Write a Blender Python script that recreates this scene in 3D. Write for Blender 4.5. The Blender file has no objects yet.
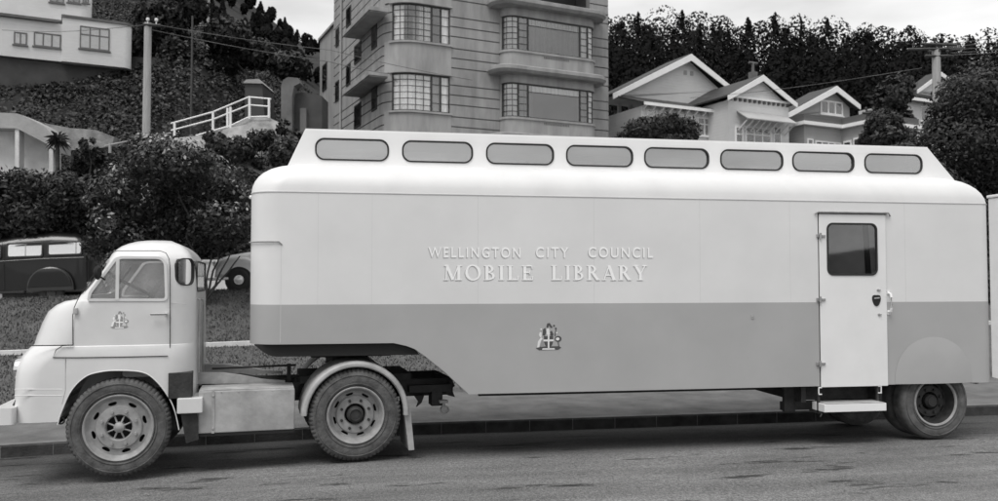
import bpy, bmesh, math, random
import numpy as np
from mathutils import Matrix, Vector
R = math.radians
rng = random.Random(11)
nrng = np.random.default_rng(5)
scene = bpy.context.scene
COL = scene.collection

# ------------------------------------------------------------------ camera
CAM = Vector((1.128, -9.071, 1.94)); YAW = R(9.61); PITCH = R(2.105); FPX = 830.0
camd = bpy.data.cameras.new('camera'); cam = bpy.data.objects.new('camera', camd); COL.objects.link(cam)
cam.location = CAM; cam.rotation_euler = (R(90) + PITCH, 0, -YAW)
camd.sensor_width = 36; camd.lens = 36 * FPX / 998; camd.clip_start = .1; camd.clip_end = 6000
camd.dof.use_dof = True; camd.dof.focus_distance = 9.6; camd.dof.aperture_fstop = 2.2
scene.camera = cam
RV = Vector((math.cos(YAW), -math.sin(YAW), 0)); FH = Vector((math.sin(YAW), math.cos(YAW), 0))
FV = FH * math.cos(PITCH) + Vector((0, 0, math.sin(PITCH)))
UV = FH * -math.sin(PITCH) + Vector((0, 0, math.cos(PITCH)))
def ray(px, py): return RV * ((px - 499) / FPX) + FV + UV * ((250.5 - py) / FPX)
def T(px, py, Y=0.0):
    "measured point of the photograph -> (x, z) on the vertical plane y = Y"
    d = ray(px, py); t = (Y - CAM.y) / d.y; p = CAM + d * t
    return (p.x, p.z)
def D(px, py, v):
    "measured point -> world point at ground distance v along the view"
    d = ray(px, py); t = v / d.dot(FH); return CAM + d * t

# ------------------------------------------------------------------ materials
MATS = {}
def mat(name, g, rough=.6, var=.0, scale=6.0, bump=0.0, bscale=40.0, metal=0.0, spec=.5, stretch=(1, 1, 1), g2=None, coat=0.0, detail=4.0, coords='Object'):
    m = bpy.data.materials.new(name); m.use_nodes = True
    nt = m.node_tree; b = nt.nodes['Principled BSDF']
    b.inputs['Base Color'].default_value = (g, g, g, 1); b.inputs['Roughness'].default_value = rough
    b.inputs['Metallic'].default_value = metal; b.inputs['Specular IOR Level'].default_value = spec
    b.inputs['Coat Weight'].default_value = coat
    if var or bump:
        tc = nt.nodes.new('ShaderNodeTexCoord'); mp = nt.nodes.new('ShaderNodeMapping'); mp.inputs['Scale'].default_value = stretch
        nt.links.new(tc.outputs[coords], mp.inputs['Vector'])
    if var:
        n = nt.nodes.new('ShaderNodeTexNoise'); n.inputs['Scale'].default_value = scale; n.inputs['Detail'].default_value = detail; n.inputs['Roughness'].default_value = .6
        nt.links.new(mp.outputs[0], n.inputs['Vector'])
        cr = nt.nodes.new('ShaderNodeValToRGB'); lo = max(0, g * (1 - var)); hi = g2 if g2 is not None else min(1, g * (1 + var))
        cr.color_ramp.elements[0].position = .3; cr.color_ramp.elements[0].color = (lo, lo, lo, 1)
        cr.color_ramp.elements[1].position = .7; cr.color_ramp.elements[1].color = (hi, hi, hi, 1)
        nt.links.new(n.outputs['Fac'], cr.inputs[0]); nt.links.new(cr.outputs[0], b.inputs['Base Color'])
    if bump:
        n2 = nt.nodes.new('ShaderNodeTexNoise'); n2.inputs['Scale'].default_value = bscale; n2.inputs['Detail'].default_value = 5
        nt.links.new(mp.outputs[0], n2.inputs['Vector'])
        bp = nt.nodes.new('ShaderNodeBump'); bp.inputs['Strength'].default_value = bump; bp.inputs['Distance'].default_value = .03
        nt.links.new(n2.outputs['Fac'], bp.inputs['Height']); nt.links.new(bp.outputs[0], b.inputs['Normal'])
    MATS[name] = m
    return m
def glass(name, tint, refl, rough=.03, haze=0.0):
    m = bpy.data.materials.new(name); m.use_nodes = True; nt = m.node_tree
    for n in list(nt.nodes):
        if n.type != 'OUTPUT_MATERIAL': nt.nodes.remove(n)
    o = [n for n in nt.nodes if n.type == 'OUTPUT_MATERIAL'][0]
    t = nt.nodes.new('ShaderNodeBsdfTransparent'); t.inputs[0].default_value = (tint, tint, tint, 1)
    g = nt.nodes.new('ShaderNodeBsdfGlossy'); g.inputs['Roughness'].default_value = rough; g.inputs[0].default_value = (.9, .9, .9, 1)
    f = nt.nodes.new('ShaderNodeFresnel'); f.inputs[0].default_value = 1.5
    a = nt.nodes.new('ShaderNodeMath'); a.operation = 'ADD'; a.inputs[1].default_value = refl; a.use_clamp = True
    nt.links.new(f.outputs[0], a.inputs[0])
    x = nt.nodes.new('ShaderNodeMixShader'); nt.links.new(a.outputs[0], x.inputs[0]); nt.links.new(t.outputs[0], x.inputs[1]); nt.links.new(g.outputs[0], x.inputs[2])
    if haze:   # pale diffuse veil mixed in to imitate glare on the pane
        df = nt.nodes.new('ShaderNodeBsdfDiffuse'); df.inputs[0].default_value = (.8, .8, .8, 1)
        hn = nt.nodes.new('ShaderNodeTexNoise'); hn.inputs['Scale'].default_value = 2.5; tcn = nt.nodes.new('ShaderNodeTexCoord'); nt.links.new(tcn.outputs['Object'], hn.inputs['Vector'])
        mm = nt.nodes.new('ShaderNodeMath'); mm.operation = 'MULTIPLY'; mm.inputs[1].default_value = haze * 2; nt.links.new(hn.outputs['Fac'], mm.inputs[0])
        y = nt.nodes.new('ShaderNodeMixShader'); nt.links.new(mm.outputs[0], y.inputs[0]); nt.links.new(x.outputs[0], y.inputs[1]); nt.links.new(df.outputs[0], y.inputs[2]); x = y
    nt.links.new(x.outputs[0], o.inputs[0]); MATS[name] = m
    return m

# ------------------------------------------------------------------ mesh collector
MOF = {}
class MB:
    def __init__(s): s.v = []; s.f = []; s.m = []; s.mi = 0
    def add(s, vs, fs, M=None):
        o = len(s.v)
        if M is not None: vs = [M @ Vector(p) for p in vs]
        s.v += [tuple(p) for p in vs]; s.f += [tuple(i + o for i in f) for f in fs]; s.m += [s.mi] * len(fs); return s
    def box(s, x0, x1, y0, y1, z0, z1, M=None, bev=0.0):
        if bev > 0:
            bm = bmesh.new(); bmesh.ops.create_cube(bm, size=1)
            for q in bm.verts: q.co = Vector(((x0 + x1) / 2 + q.co.x * (x1 - x0), (y0 + y1) / 2 + q.co.y * (y1 - y0), (z0 + z1) / 2 + q.co.z * (z1 - z0)))
            bmesh.ops.bevel(bm, geom=list(bm.edges), offset=bev, segments=2, affect='EDGES', profile=.5)
            bm.verts.index_update()
            s.add([q.co.copy() for q in bm.verts], [[q.index for q in f.verts] for f in bm.faces], M); bm.free(); return s
        vs = [(x0, y0, z0), (x1, y0, z0), (x1, y1, z0), (x0, y1, z0), (x0, y0, z1), (x1, y0, z1), (x1, y1, z1), (x0, y1, z1)]
        return s.add(vs, [(0, 3, 2, 1), (4, 5, 6, 7), (0, 1, 5, 4), (1, 2, 6, 5), (2, 3, 7, 6), (3, 0, 4, 7)], M)
    def tube(s, pts, r, n=8, M=None, caps=True, r2=None):
        pts = [Vector(p) for p in pts]; vs = []; fs = []; L = len(pts)
        for i, p in enumerate(pts):
            t = (pts[min(i + 1, L - 1)] - pts[max(i - 1, 0)]).normalized()
            a = t.cross(Vector((0, 0, 1)));
            if a.length < .05: a = t.cross(Vector((0, 1, 0)))
            a.normalize(); b = t.cross(a)
            rr = r if r2 is None else r + (r2 - r) * i / (L - 1)
            vs += [p + (a * math.cos(2 * math.pi * k / n) + b * math.sin(2 * math.pi * k / n)) * rr for k in range(n)]
        for i in range(L - 1):
            for k in range(n):
                fs.append((i * n + k, i * n + (k + 1) % n, (i + 1) * n + (k + 1) % n, (i + 1) * n + k))
        if caps: fs.append(tuple(range(n))[::-1]); fs.append(tuple((L - 1) * n + k for k in range(n)))
        return s.add(vs, fs, M)
    def lathe(s, prof, n=48, M=None, mod=None, closed=False):
        "prof: (r, h) pairs turned about local Y (h along -Y: towards the viewer)"
        vs = []; fs = []; P = len(prof)
        for k in range(n):
            a = 2 * math.pi * k / n
            for j, (r, h) in enumerate(prof):
                if mod: r, h = mod(k, j, r, h)
                vs.append((r * math.cos(a), -h, r * math.sin(a)))
        for k in range(n):
            k2 = (k + 1) % n
            for j in range(P if closed else P - 1):
                j2 = (j + 1) % P; fs.append((k * P + j, k * P + j2, k2 * P + j2, k2 * P + j))
        return s.add(vs, fs, M)
    def loft(s, rings, cap0=True, cap1=True, M=None, mats=None):
        n = len(rings[0]); vs = [p for r in rings for p in r]; fs = []
        o = len(s.f)
        for i in range(len(rings) - 1):
            for k in range(n): fs.append((i * n + k, i * n + (k + 1) % n, (i + 1) * n + (k + 1) % n, (i + 1) * n + k))
        if cap0: fs.append(tuple(range(n))[::-1])
        if cap1: fs.append(tuple((len(rings) - 1) * n + k for k in range(n)))
        s.add(vs, fs, M)
        if mats:
            for i in range(len(rings) - 1):
                for k in range(n): s.m[o + i * n + k] = mats[i]
        return s
    def prism(s, poly, y0, y1, M=None):
        "poly in (x, z), extruded along y"
        n = len(poly); vs = [(x, y0, z) for x, z in poly] + [(x, y1, z) for x, z in poly]
        fs = [tuple(range(n)), tuple(range(n, 2 * n))[::-1]] + [(k, n + k, n + (k + 1) % n, (k + 1) % n) for k in range(n)]
        return s.add(vs, fs, M)
    def plate(s, outline, holes=(), y=0.0, t=.01, bev=0.0, M=None):
        "outline with holes in (x, z); its outer face at y, thickness t going into +y"
        cu = bpy.data.curves.new('tmp', 'CURVE'); cu.dimensions = '2D'; cu.fill_mode = 'BOTH'; cu.extrude = max(t / 2 - bev, 1e-5); cu.bevel_depth = bev; cu.bevel_resolution = 1
        if bev: cu.offset = -bev
        for loop in [outline] + list(holes):
            sp = cu.splines.new('POLY'); sp.points.add(len(loop) - 1)
            for p, q in zip(sp.points, loop): p.co = (q[0], q[1], 0, 1)
            sp.use_cyclic_u = True
        ob = bpy.data.objects.new('tmp', cu); me = bpy.data.meshes.new_from_object(ob)
        s.add([(q.co.x, y + t / 2 - q.co.z, q.co.y) for q in me.vertices], [tuple(p.vertices) for p in me.polygons], M)
        bpy.data.objects.remove(ob); bpy.data.curves.remove(cu); bpy.data.meshes.remove(me)
        return s
    def addmesh(s, me, M=None):
        return s.add([q.co.copy() for q in me.vertices], [tuple(p.vertices) for p in me.polygons], M)
    def mesh(s, name='m', merge=1e-5):
        me = bpy.data.meshes.new(name); me.from_pydata(s.v, [], s.f)
        for p, i in zip(me.polygons, s.m): p.material_index = i
        bm = bmesh.new(); bm.from_mesh(me)
        if merge: bmesh.ops.remove_doubles(bm, verts=bm.verts, dist=merge)
        bmesh.ops.recalc_face_normals(bm, faces=bm.faces); bm.to_mesh(me); bm.free()
        return me
    def build(s, name, mats, parent=None, local=False, smooth=35, raw=False):
        if raw:
            me = bpy.data.meshes.new(name); me.from_pydata(s.v, [], s.f)
        else: me = s.mesh(name)
        return link(name, me, mats, parent, local, smooth)
def link(name, me, mats, parent=None, local=False, smooth=35):
    o = bpy.data.objects.new(name, me); COL.objects.link(o); me.name = name
    for m in (mats if isinstance(mats, (list, tuple)) else [mats]): me.materials.append(MATS[m])
    if smooth:
        me.polygons.foreach_set('use_smooth', [True] * len(me.polygons)); me.set_sharp_from_angle(angle=R(smooth))
    if smooth:
        wn = o.modifiers.new('wn', 'WEIGHTED_NORMAL'); wn.keep_sharp = True; wn.weight = 90
    if parent is not None:
        o.parent = parent; M = MOF[parent]; MOF[o] = M
        if not local: me.transform(M.inverted())
    else: MOF[o] = Matrix.Identity(4)
    return o
def tag(o, label=None, cat=None, group=None, kind=None):
    for k, v in (('label', label), ('category', cat), ('group', group), ('kind', kind)):
        if v: o[k] = v
    return o
def empty(name, label, cat, loc=(0, 0, 0), rz=0.0, group=None, ry=0.0):
    o = bpy.data.objects.new(name, None); COL.objects.link(o); o.location = loc; o.rotation_euler = (0, ry, rz); o.empty_display_size = .2
    MOF[o] = Matrix.Translation(Vector(loc)) @ (Matrix.Rotation(rz, 4, 'Z') @ Matrix.Rotation(ry, 4, 'Y'))
    return tag(o, label, cat, group)
def boolean(me, cutters, op='DIFFERENCE'):
    for c in cutters:
        a = bpy.data.objects.new('ta', me); b = bpy.data.objects.new('tb', c); COL.objects.link(a); COL.objects.link(b)
        md = a.modifiers.new('b', 'BOOLEAN'); md.operation = op; md.object = b; md.solver = 'EXACT'
        dg = bpy.context.evaluated_depsgraph_get(); dg.update()
        me2 = bpy.data.meshes.new_from_object(a.evaluated_get(dg)); bpy.data.objects.remove(a); bpy.data.objects.remove(b); me = me2
    return me
def rrect(x0, x1, z0, z1, r, n=5):
    out = []
    for cx, cz, a0 in ((x1 - r, z1 - r, 0), (x0 + r, z1 - r, 90), (x0 + r, z0 + r, 180), (x1 - r, z0 + r, 270)):
        for k in range(n + 1):
            a = R(a0 + 90 * k / n); out.append((cx + r * math.cos(a), cz + r * math.sin(a)))
    return out
def circ(cx, cz, r, n=24, rz=None, rot=0):
    out = []
    for k in range(n):
        a = 2 * math.pi * k / n; x = r * math.cos(a); z = (rz or r) * math.sin(a)
        out.append((cx + x * math.cos(rot) - z * math.sin(rot), cz + x * math.sin(rot) + z * math.cos(rot)))
    return out
def roundpoly(pts, rads, n=5):
    "polygon corners rounded by rads"
    out = []; L = len(pts)
    for i in range(L):
        p = Vector(pts[i]); a = (Vector(pts[i - 1]) - p); b = (Vector(pts[(i + 1) % L]) - p); r = rads[i] if isinstance(rads, (list, tuple)) else rads
        if r <= 0: out.append(tuple(p)); continue
        d = min(r, a.length * .45, b.length * .45); p0 = p + a.normalized() * d; p1 = p + b.normalized() * d
        for k in range(n + 1):
            t = k / n; out.append(tuple(p0 * (1 - t) ** 2 + p * 2 * t * (1 - t) + p1 * t ** 2))
    return out
def inset(poly, d):
    "shrink a convex-ish polygon by d towards its inside"
    L = len(poly); A = sum(poly[i][0] * poly[(i + 1) % L][1] - poly[(i + 1) % L][0] * poly[i][1] for i in range(L)); sg = 1 if A > 0 else -1
    out = []
    for i in range(L):
        p = Vector(poly[i]); e0 = (p - Vector(poly[i - 1])); e1 = (Vector(poly[(i + 1) % L]) - p)
        if e0.length < 1e-9: e0 = e1
        if e1.length < 1e-9: e1 = e0
        n0 = Vector((-e0.y, e0.x)).normalized() * sg; n1 = Vector((-e1.y, e1.x)).normalized() * sg; m = (n0 + n1)
        m = m.normalized() if m.length > 1e-6 else n0
        out.append(tuple(p + m * d / max(.4, m.dot(n0))))
    return out
def tri(v): return tuple(v)

# ------------------------------------------------------------------ world and sun
w = bpy.data.worlds.new('World'); scene.world = w; w.use_nodes = True
nt = w.node_tree; bg = nt.nodes['Background']
sky = nt.nodes.new('ShaderNodeTexSky'); sky.sky_type = 'NISHITA'; sky.sun_disc = False
SUN_EL, SUN_AZ = R(63), R(218)      # azimuth clockwise from +Y
sky.sun_elevation = SUN_EL; sky.sun_rotation = SUN_AZ; sky.air_density = 1.6; sky.dust_density = 5.0; sky.ozone_density = 1.0
bw = nt.nodes.new('ShaderNodeRGBToBW'); nt.links.new(sky.outputs[0], bw.inputs[0])
# thin high overcast: soft cloud bands
tc = nt.nodes.new('ShaderNodeTexCoord'); mp = nt.nodes.new('ShaderNodeMapping'); mp.inputs['Scale'].default_value = (1.2, 1.2, 4.5)
nz = nt.nodes.new('ShaderNodeTexNoise'); nz.inputs['Scale'].default_value = 3.0; nz.inputs['Detail'].default_value = 5
nt.links.new(tc.outputs['Generated'], mp.inputs[0]); nt.links.new(mp.outputs[0], nz.inputs['Vector'])
mr = nt.nodes.new('ShaderNodeMapRange'); mr.inputs[1].default_value = .3; mr.inputs[2].default_value = .7; mr.inputs[3].default_value = .66; mr.inputs[4].default_value = 1.08
nt.links.new(nz.outputs['Fac'], mr.inputs[0])
ad = nt.nodes.new('ShaderNodeMath'); ad.operation = 'ADD'; nt.links.new(bw.outputs[0], ad.inputs[0]); ad.inputs[1].default_value = 5.2
cl = nt.nodes.new('ShaderNodeMath'); cl.operation = 'MINIMUM'; nt.links.new(ad.outputs[0], cl.inputs[0]); cl.inputs[1].default_value = 5.6
mu = nt.nodes.new('ShaderNodeMath'); mu.operation = 'MULTIPLY'; nt.links.new(cl.outputs[0], mu.inputs[0]); nt.links.new(mr.outputs[0], mu.inputs[1]); nt.links.new(mu.outputs[0], bg.inputs['Color']); bg.inputs['Strength'].default_value = .175
sd = bpy.data.lights.new('sun', 'SUN'); so = bpy.data.objects.new('sun', sd); COL.objects.link(so)
sd.energy = 2.5; sd.angle = R(34); sd.color = (1, .985, .97)
sv = Vector((math.sin(SUN_AZ) * math.cos(SUN_EL), math.cos(SUN_AZ) * math.cos(SUN_EL), math.sin(SUN_EL)))
so.rotation_euler = (-sv).to_track_quat('-Z', 'Y').to_euler(); so.location = (0, -20, 30)
scene.view_settings.view_transform = 'Standard'; scene.view_settings.look = 'None'; scene.view_settings.exposure = 0; scene.view_settings.gamma = 1

# ------------------------------------------------------------------ palette
mat('paint_white', .84, .38, .03, 3, coat=.2)
mat('paint_upper', .725, .40, .045, 1.1, .06, 2.2, coat=.25, detail=5)
mat('paint_lower', .40, .40, .06, 1.1, .06, 2.2, coat=.25, detail=5)
mat('paint_cab', .68, .33, .06, 2.2, .05, 4, coat=.3, detail=6); mat('roof_white', .69, .45, .05, 2, .04, 3, detail=5)
mat('paint_door', .79, .4, .03, 3)
mat('paint_shade', .42, .5)
mat('letter_white', .95, .35)
mat('rubber', .018, .6)
mat('tyre', .095, .9, .45, 9, .25, 60)
mat('rim', .30, .5, .25, 8)
mat('rim_dark', .03, .6, .4, 12)
mat('black', .012, .7)
mat('chassis', .03, .7, .5, 7, .2, 30)
mat('chassis_grey', .36, .6, .3, 6)
mat('tank', .36, .45, .28, 4, .10, 20, detail=8)
mat('bare', .45, .3, .15, 6, metal=.6)
mat('chrome', .75, .12, metal=1.0)
mat('interior', .42, .8, .2, 4)
mat('interior_pale', .55, .8)
glass('cab_glass', .95, .10, haze=.22)
glass('lantern_glass', .8, .36, haze=.05)
glass('dark_glass', .8, .06); glass('quarter_glass', .55, .05)
mat('crest_dark', .07, .6); mat('crest_light', .75, .5); mat('crest_mid', .3, .6); mat('crest_soft', .30, .6)
glass('lens_glass', .8, .2)
# ================================================================== helpers for the vehicles
def ring(x0, x1, y0, y1, z, rf, rr, n=7):
    "rounded rectangle in plan, rf = corner radius at the x0 end, rr at the x1 end"
    out = []
    for cx, cy, r, a0 in ((x1 - rr, y1 - rr, rr, 0), (x0 + rf, y1 - rf, rf, 90), (x0 + rf, y0 + rf, rf, 180), (x1 - rr, y0 + rr, rr, 270)):
        for k in range(n + 1):
            a = R(a0 + 90 * k / n); out.append((cx + r * math.cos(a), cy + r * math.sin(a), z))
    return out

def wheel(parent, cx, cy, cz, Rad, rim, style, flip=False, dual=False, W=.24, steer=0):
    M = MOF[parent] @ Matrix.Translation((cx, cy, cz))
    if flip: M = M @ Matrix.Rotation(math.pi, 4, 'Z')
    dish = {'front': .045, 'drive': .10, 'trailer': .13}[style]
    b = MB()
    b.lathe([(rim + .014, -.03), (rim + .014, .004), (rim + .004, .012), (rim - .008, .006), (rim - .016, -.02), (rim - .04, -dish), (rim - .06, -dish - .002)], 64, M)
    nh = 8
    rh = rim * .765
    holes = []
    for k in range(nh):
        a = 2 * math.pi * (k + .35) / nh; holes.append(circ(rh * math.cos(a), rh * math.sin(a), .020, 14, .042, a))
    hub = rim * (.375 if style == 'front' else .37)
    holes.append(circ(0, 0, hub, 32))
    b.plate(circ(0, 0, rim - .035, 64), holes, dish, .014, 0, M)
    nut_r = rim * .53
    b.lathe([(nut_r + .055, -dish), (nut_r + .04, -dish + .022), (hub + .012, -dish + .026), (hub, -dish + .01), (hub, -dish - .05)], 48, M)
    o = b.build('wheel', 'rim_dark' if style == 'trailer' else 'rim', parent, smooth=40)
    # backing drum, hub cap, spokes and nuts
    d = MB(); d.lathe([(rim - .03, -dish - .09), (.05, -dish - .09), (0, -dish - .09)], 32, M); d.build('brake_drum', 'black', o)
    h = MB()
    if style == 'front':
        h.lathe([(.055, -.07), (.05, -.02), (.03, -.005), (0, -.002)], 24, M)
        for k in range(8):
            a = 2 * math.pi * (k + .5) / 8
            h.tube([(.03 * math.cos(a), .03, .03 * math.sin(a)), (hub * math.cos(a), dish + .005, hub * math.sin(a))], .009, 6, M)
    else:
        h.lathe([(hub * .85, -dish - .02), (hub * .8, -dish + .05), (hub * .55, -dish + .075), (hub * .5, -dish + .06), (0, -dish + .065)], 28, M)
    for k in range(8):
        a = 2 * math.pi * (k + .5) / 8; x, z = nut_r * math.cos(a), nut_r * math.sin(a)
        h.tube([(x, dish - .02, z), (x, dish - .05, z)], .016, 6, M)
    h.build('hub', 'rim' if style == 'front' else 'chassis', o)
    if style == 'trailer':
        e = MB(); e.lathe([(rim + .016, -.028), (rim + .016, .006), (rim + .006, .014), (rim - .009, .008), (rim - .014, -.006)], 64, M); e.build('rim_edge', 'rim', o)
    plain = style == 'trailer'
    def mod(k, j, r, h):
        if plain: return r, h
        if j in (6, 7) and k % 3 == 0: return r * (.978 if j < 7 else .984), h - .008
        if j in (8, 9) and k % 3 == 0: return r * .984, h
        return r, h
    for q in range(2 if dual else 1):
        t = MB(); off = -q * (W + .05)
        prof = [(rim - .005, -.03), (rim + .012, -.012), (rim + .03, .006), (rim + (Rad - rim) * .35, .016), (rim + (Rad - rim) * .62, .014), (rim + (Rad - rim) * .80, .002), (rim + (Rad - rim) * .9, -.012), (Rad * .99, -.032), (Rad, -.055), (Rad, -W + .055), (Rad * .985, -W + .03), (rim + (Rad - rim) * .6, -W), (rim, -W + .02)]
        if q == 0:
            prof[3:3] = []
        t.lathe([(r, h + off) for r, h in prof], 72 if plain else 192, M, mod)
        # raised moulding rings on the wall
        if q == 0:
            for rr in (rim + (Rad - rim) * .22, rim + (Rad - rim) * .68):
                t.lathe([(rr - .006, .010), (rr - .003, .019), (rr + .003, .019), (rr + .006, .008)], 64, M)
        t.build('tyre', 'tyre', o, smooth=30)
    return o

def crest(parent_obj, s, M, y, dark='crest_dark', pale='crest_light'):
    "coat of arms transfer: shield with cross, supporters, helm and ribbon; unit about 1 wide"
    dk, lt, md = MB(), MB(), MB()
    P = lambda pts: [(p[0] * s, p[1] * s) for p in pts]
    sh = [(-.2, .12), (.2, .12), (.2, -.12), (.14, -.28), (0, -.36), (-.14, -.28), (-.2, -.12)]
    dk.plate(P(sh), [], y, .002, 0, M)
    lt.prism(P([(-.22, -.02), (-.22, -.1), (.22, -.1), (.22, -.02)]), y - .001, y, M); lt.prism(P([(-.035, .22), (.035, .22), (.035, -.38), (-.035, -.38)]), y - .0015, y, M)
    # rampant animal on the left, pale, with raised paw and mane
    lt.prism(P([(-.5, -.36), (-.46, -.1), (-.36, .04), (-.3, .08), (-.26, .0), (-.32, -.06), (-.36, -.18), (-.4, -.34)]), y - .001, y, M)
    lt.prism(P([(-.42, .18), (-.38, .3), (-.3, .28), (-.3, .1), (-.36, .06)]), y - .001, y, M)
    lt.plate(P(circ(-.32, .42, .04, 8)), [], y - .001, .001, 0, M)
    md.prism(P([(-.3, .0), (-.22, -.1), (-.2, -.32), (-.36, -.33)]), y - .0006, y, M)
    # bird with long neck and round back on the right, dark
    ringp = circ(.42, .0, .15, 18, .13); dk.plate(P(ringp), [P(circ(.40, -.0, .085, 14, .07))], y, .002, 0, M)
    lt.plate(P(circ(.40, 0, .08, 14, .065)), [], y - .0006, .001, 0, M)
    dk.prism(P([(.26, .12), (.3, .12), (.34, .38), (.3, .4)]), y - .001, y, M); dk.plate(P(circ(.32, .44, .045, 10)), [], y - .001, .001, 0, M)
    dk.plate(P(circ(.24, .56, .045, 10)), [], y - .001, .001, 0, M); lt.plate(P(circ(.36, .26, .04, 8)), [], y - .001, .001, 0, M)
    dk.prism(P([(.4, -.13), (.44, -.13), (.47, -.34), (.43, -.34)]), y - .001, y, M)
    # helm, mantling and crest
    dk.prism(P([(-.1, .5), (-.06, .66), (.05, .68), (.18, .5), (.1, .46), (.02, .58), (-.03, .48)]), y - .001, y, M)
    dk.prism(P([(-.26, .16), (-.24, .42), (-.14, .48), (-.1, .3), (-.16, .14)]), y - .001, y, M)
    dk.prism(P([(.08, .14), (.06, .3), (.14, .36), (.22, .2), (.18, .13)]), y - .001, y, M)
    lt.prism(P([(-.08, .18), (-.09, .42), (.02, .46), (.07, .2)]), y - .0006, y, M)
    # ribbon
    dk.prism(P([(-.56, -.38), (-.36, -.31), (.46, -.31), (.56, -.37), (.42, -.46), (-.4, -.47)]), y - .0004, y, M)
    lt.prism(P([(-.26, -.39), (.26, -.39), (.28, -.45), (-.28, -.45)]), y - .0012, y, M)
    o = dk.build('coat_of_arms', dark, parent_obj); lt.build('pale_charges', pale, o); md.build('mantling', 'crest_mid', o)
    return o

# ================================================================== the library trailer
TR = empty('library_trailer', 'long pale two-tone library trailer lettered on its side, with a row of oblong roof windows', 'trailer', (4.4, 1.1, 0))
TW = 2.2
zb = (T(475, 394)[1] + T(985, 382.5)[1]) / 2
zn = T(320, 344)[1]
zband = (T(300, 304.8)[1] + T(975, 301.4)[1]) / 2
zr = (T(262, 190.5)[1] + T(975, 203.5)[1]) / 2
zt = (T(287, 163.5, .3)[1] + T(953, 177.5, .3)[1]) / 2
xF, xE = -.035, T(990, 300)[0] + .055
RF, RR = .34, .15
b = MB()
# lower body, aft of the slanted gooseneck
lv = [(zb, T(468, 393)[0]), (T(444, 372)[1], T(444, 372)[0]), (T(424, 356)[1], T(424, 356)[0]), (T(415, 349)[1], T(414, 349)[0]), (T(407, 346)[1], T(406, 346)[0]), (zn, T(393, 344)[0])]
b.loft([ring(x, xE, 0, TW, z, .012, RR) for z, x in lv], True, False)
b.build('skirt_panels', 'paint_lower', TR, smooth=30)
b = MB(); b.loft([ring(xF, xE, 0, TW, zn, RF, RR), ring(xF, xE, 0, TW, zband, RF, RR)], True, False)
low = b.build('lower_side_panels', 'paint_lower', TR, smooth=30)
b = MB()
b.loft([ring(xF, xE, 0, TW, zband, RF, RR), ring(xF, xE, 0, TW, zr, RF, RR)], False, False)
up = b.build('upper_side_panels', 'paint_upper', TR, smooth=30)
b = MB(); rg = []
ins = .36
for k in range(9):
    a = R(90 * k / 8); d = ins * (1 - math.cos(a)); z = zr + (zt - zr) * math.sin(a)
    rg.append(ring(xF + d, xE - d * .95, d, TW - d, z, RF + .15 * k / 8, RR + .15 * k / 8))
b.loft([ring(xF - .004, xE + .004, -.004, TW + .004, zr - .012, RF, RR), ring(xF - .006, xE + .006, -.006, TW + .006, zr - .002, RF, RR)] + rg[0:], False, True)
roof = b.build('roof', 'roof_white', TR, smooth=50)
# thin upright panel joints
mat('joint', .62, .6)
for px in (318, 372, 478, 594, 700, 790, 905):
    x = T(px, 250)[0]; b = MB(); b.box(x - .0018, x + .0018, -.0012, .002, zband, zr - .014); b.build('panel_joint', 'joint', up)
# roof lantern with its windows
YL = .46
xl0, xl1 = T(288, 164, YL)[0], T(954.5, 178, YL)[0]
xt0, xt1 = T(305, 130, YL)[0], T(928, 147.5, YL)[0]
zl0 = zt - .05; zl1 = (T(305, 130, YL)[1] + T(928, 147.5, YL)[1]) / 2
wins = [(315, 389, 139.5, 161), (402, 473, 141.5, 163), (486, 554, 143.5, 165), (566, 633, 145.8, 166.5), (644, 709, 147.8, 168.5), (720, 783, 149.5, 170), (792, 854, 151.3, 172), (864, 922, 153, 174)]
zw1 = sum(T((a + c) / 2, d, YL)[1] for a, c, d, e in wins) / 8; zw0 = sum(T((a + c) / 2, e, YL)[1] for a, c, d, e in wins) / 8
rects = [(T(a, 150, YL)[0], T(c, 150, YL)[0]) for a, c, d, e in wins]
b = MB()
dxs = (xt0 - xl0) / (zl1 - zt) * (zl1 - zl0)
outl = [(xt0 - dxs, zl0), (xt1 + (xl1 - xt1) / (zl1 - zt) * (zl1 - zl0), zl0), (xt1, zl1), (xt0, zl1)]
holes = [rrect(x0 + .012, x1 - .012, zw0 + .012, zw1 - .012, .095, 6) for x0, x1 in rects]
b.plate(outl, holes, YL, .03, .006)
b.plate(outl, holes, TW - YL - .03, .03, .006)
for s in (0, 1):
    e0, e1 = (outl[0], outl[3]) if s == 0 else (outl[1], outl[2]); sg = 1 if s == 0 else -1
    b.prism([e0, e1, (e1[0] + sg * .03, e1[1]), (e0[0] + sg * .03, e0[1])], YL + .029, TW - YL - .029)
b.box(xt0 + .004, xt1 - .004, YL + .004, TW - YL - .004, zl1 - .03, zl1 + .012)
lan = b.build('roof_lantern', 'paint_white', TR, smooth=30)
for x0, x1 in rects:
    f = MB(); o_ = rrect(x0, x1, zw0, zw1, .105, 7); i_ = rrect(x0 + .018, x1 - .018, zw0 + .018, zw1 - .018, .09, 7)
    f.plate(o_, [i_], YL - .010, .024, .003)
    fo = f.build('lantern_window', 'rubber', TR)
    g = MB(); Mg = Matrix.Translation(((x0 + x1) / 2, YL + .012, (zw0 + zw1) / 2)) @ Matrix.Rotation(R(rng.uniform(-.7, .7)), 4, 'X') @ Matrix.Rotation(R(rng.uniform(-1, 1)), 4, 'Z'); ww, hh = (x1 - x0) / 2 - .014, (zw1 - zw0) / 2 - .014
    g.plate(rrect(-ww, ww, -hh, hh, .09, 7), [], -.002, .004, 0, Mg); g.build('pane', 'lantern_glass', fo)
g = MB()
for x0, x1 in rects: g.plate(rrect(x0 + .01, x1 - .01, zw0 + .01, zw1 - .01, .09, 5), [], TW - YL - .015, .004)
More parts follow.
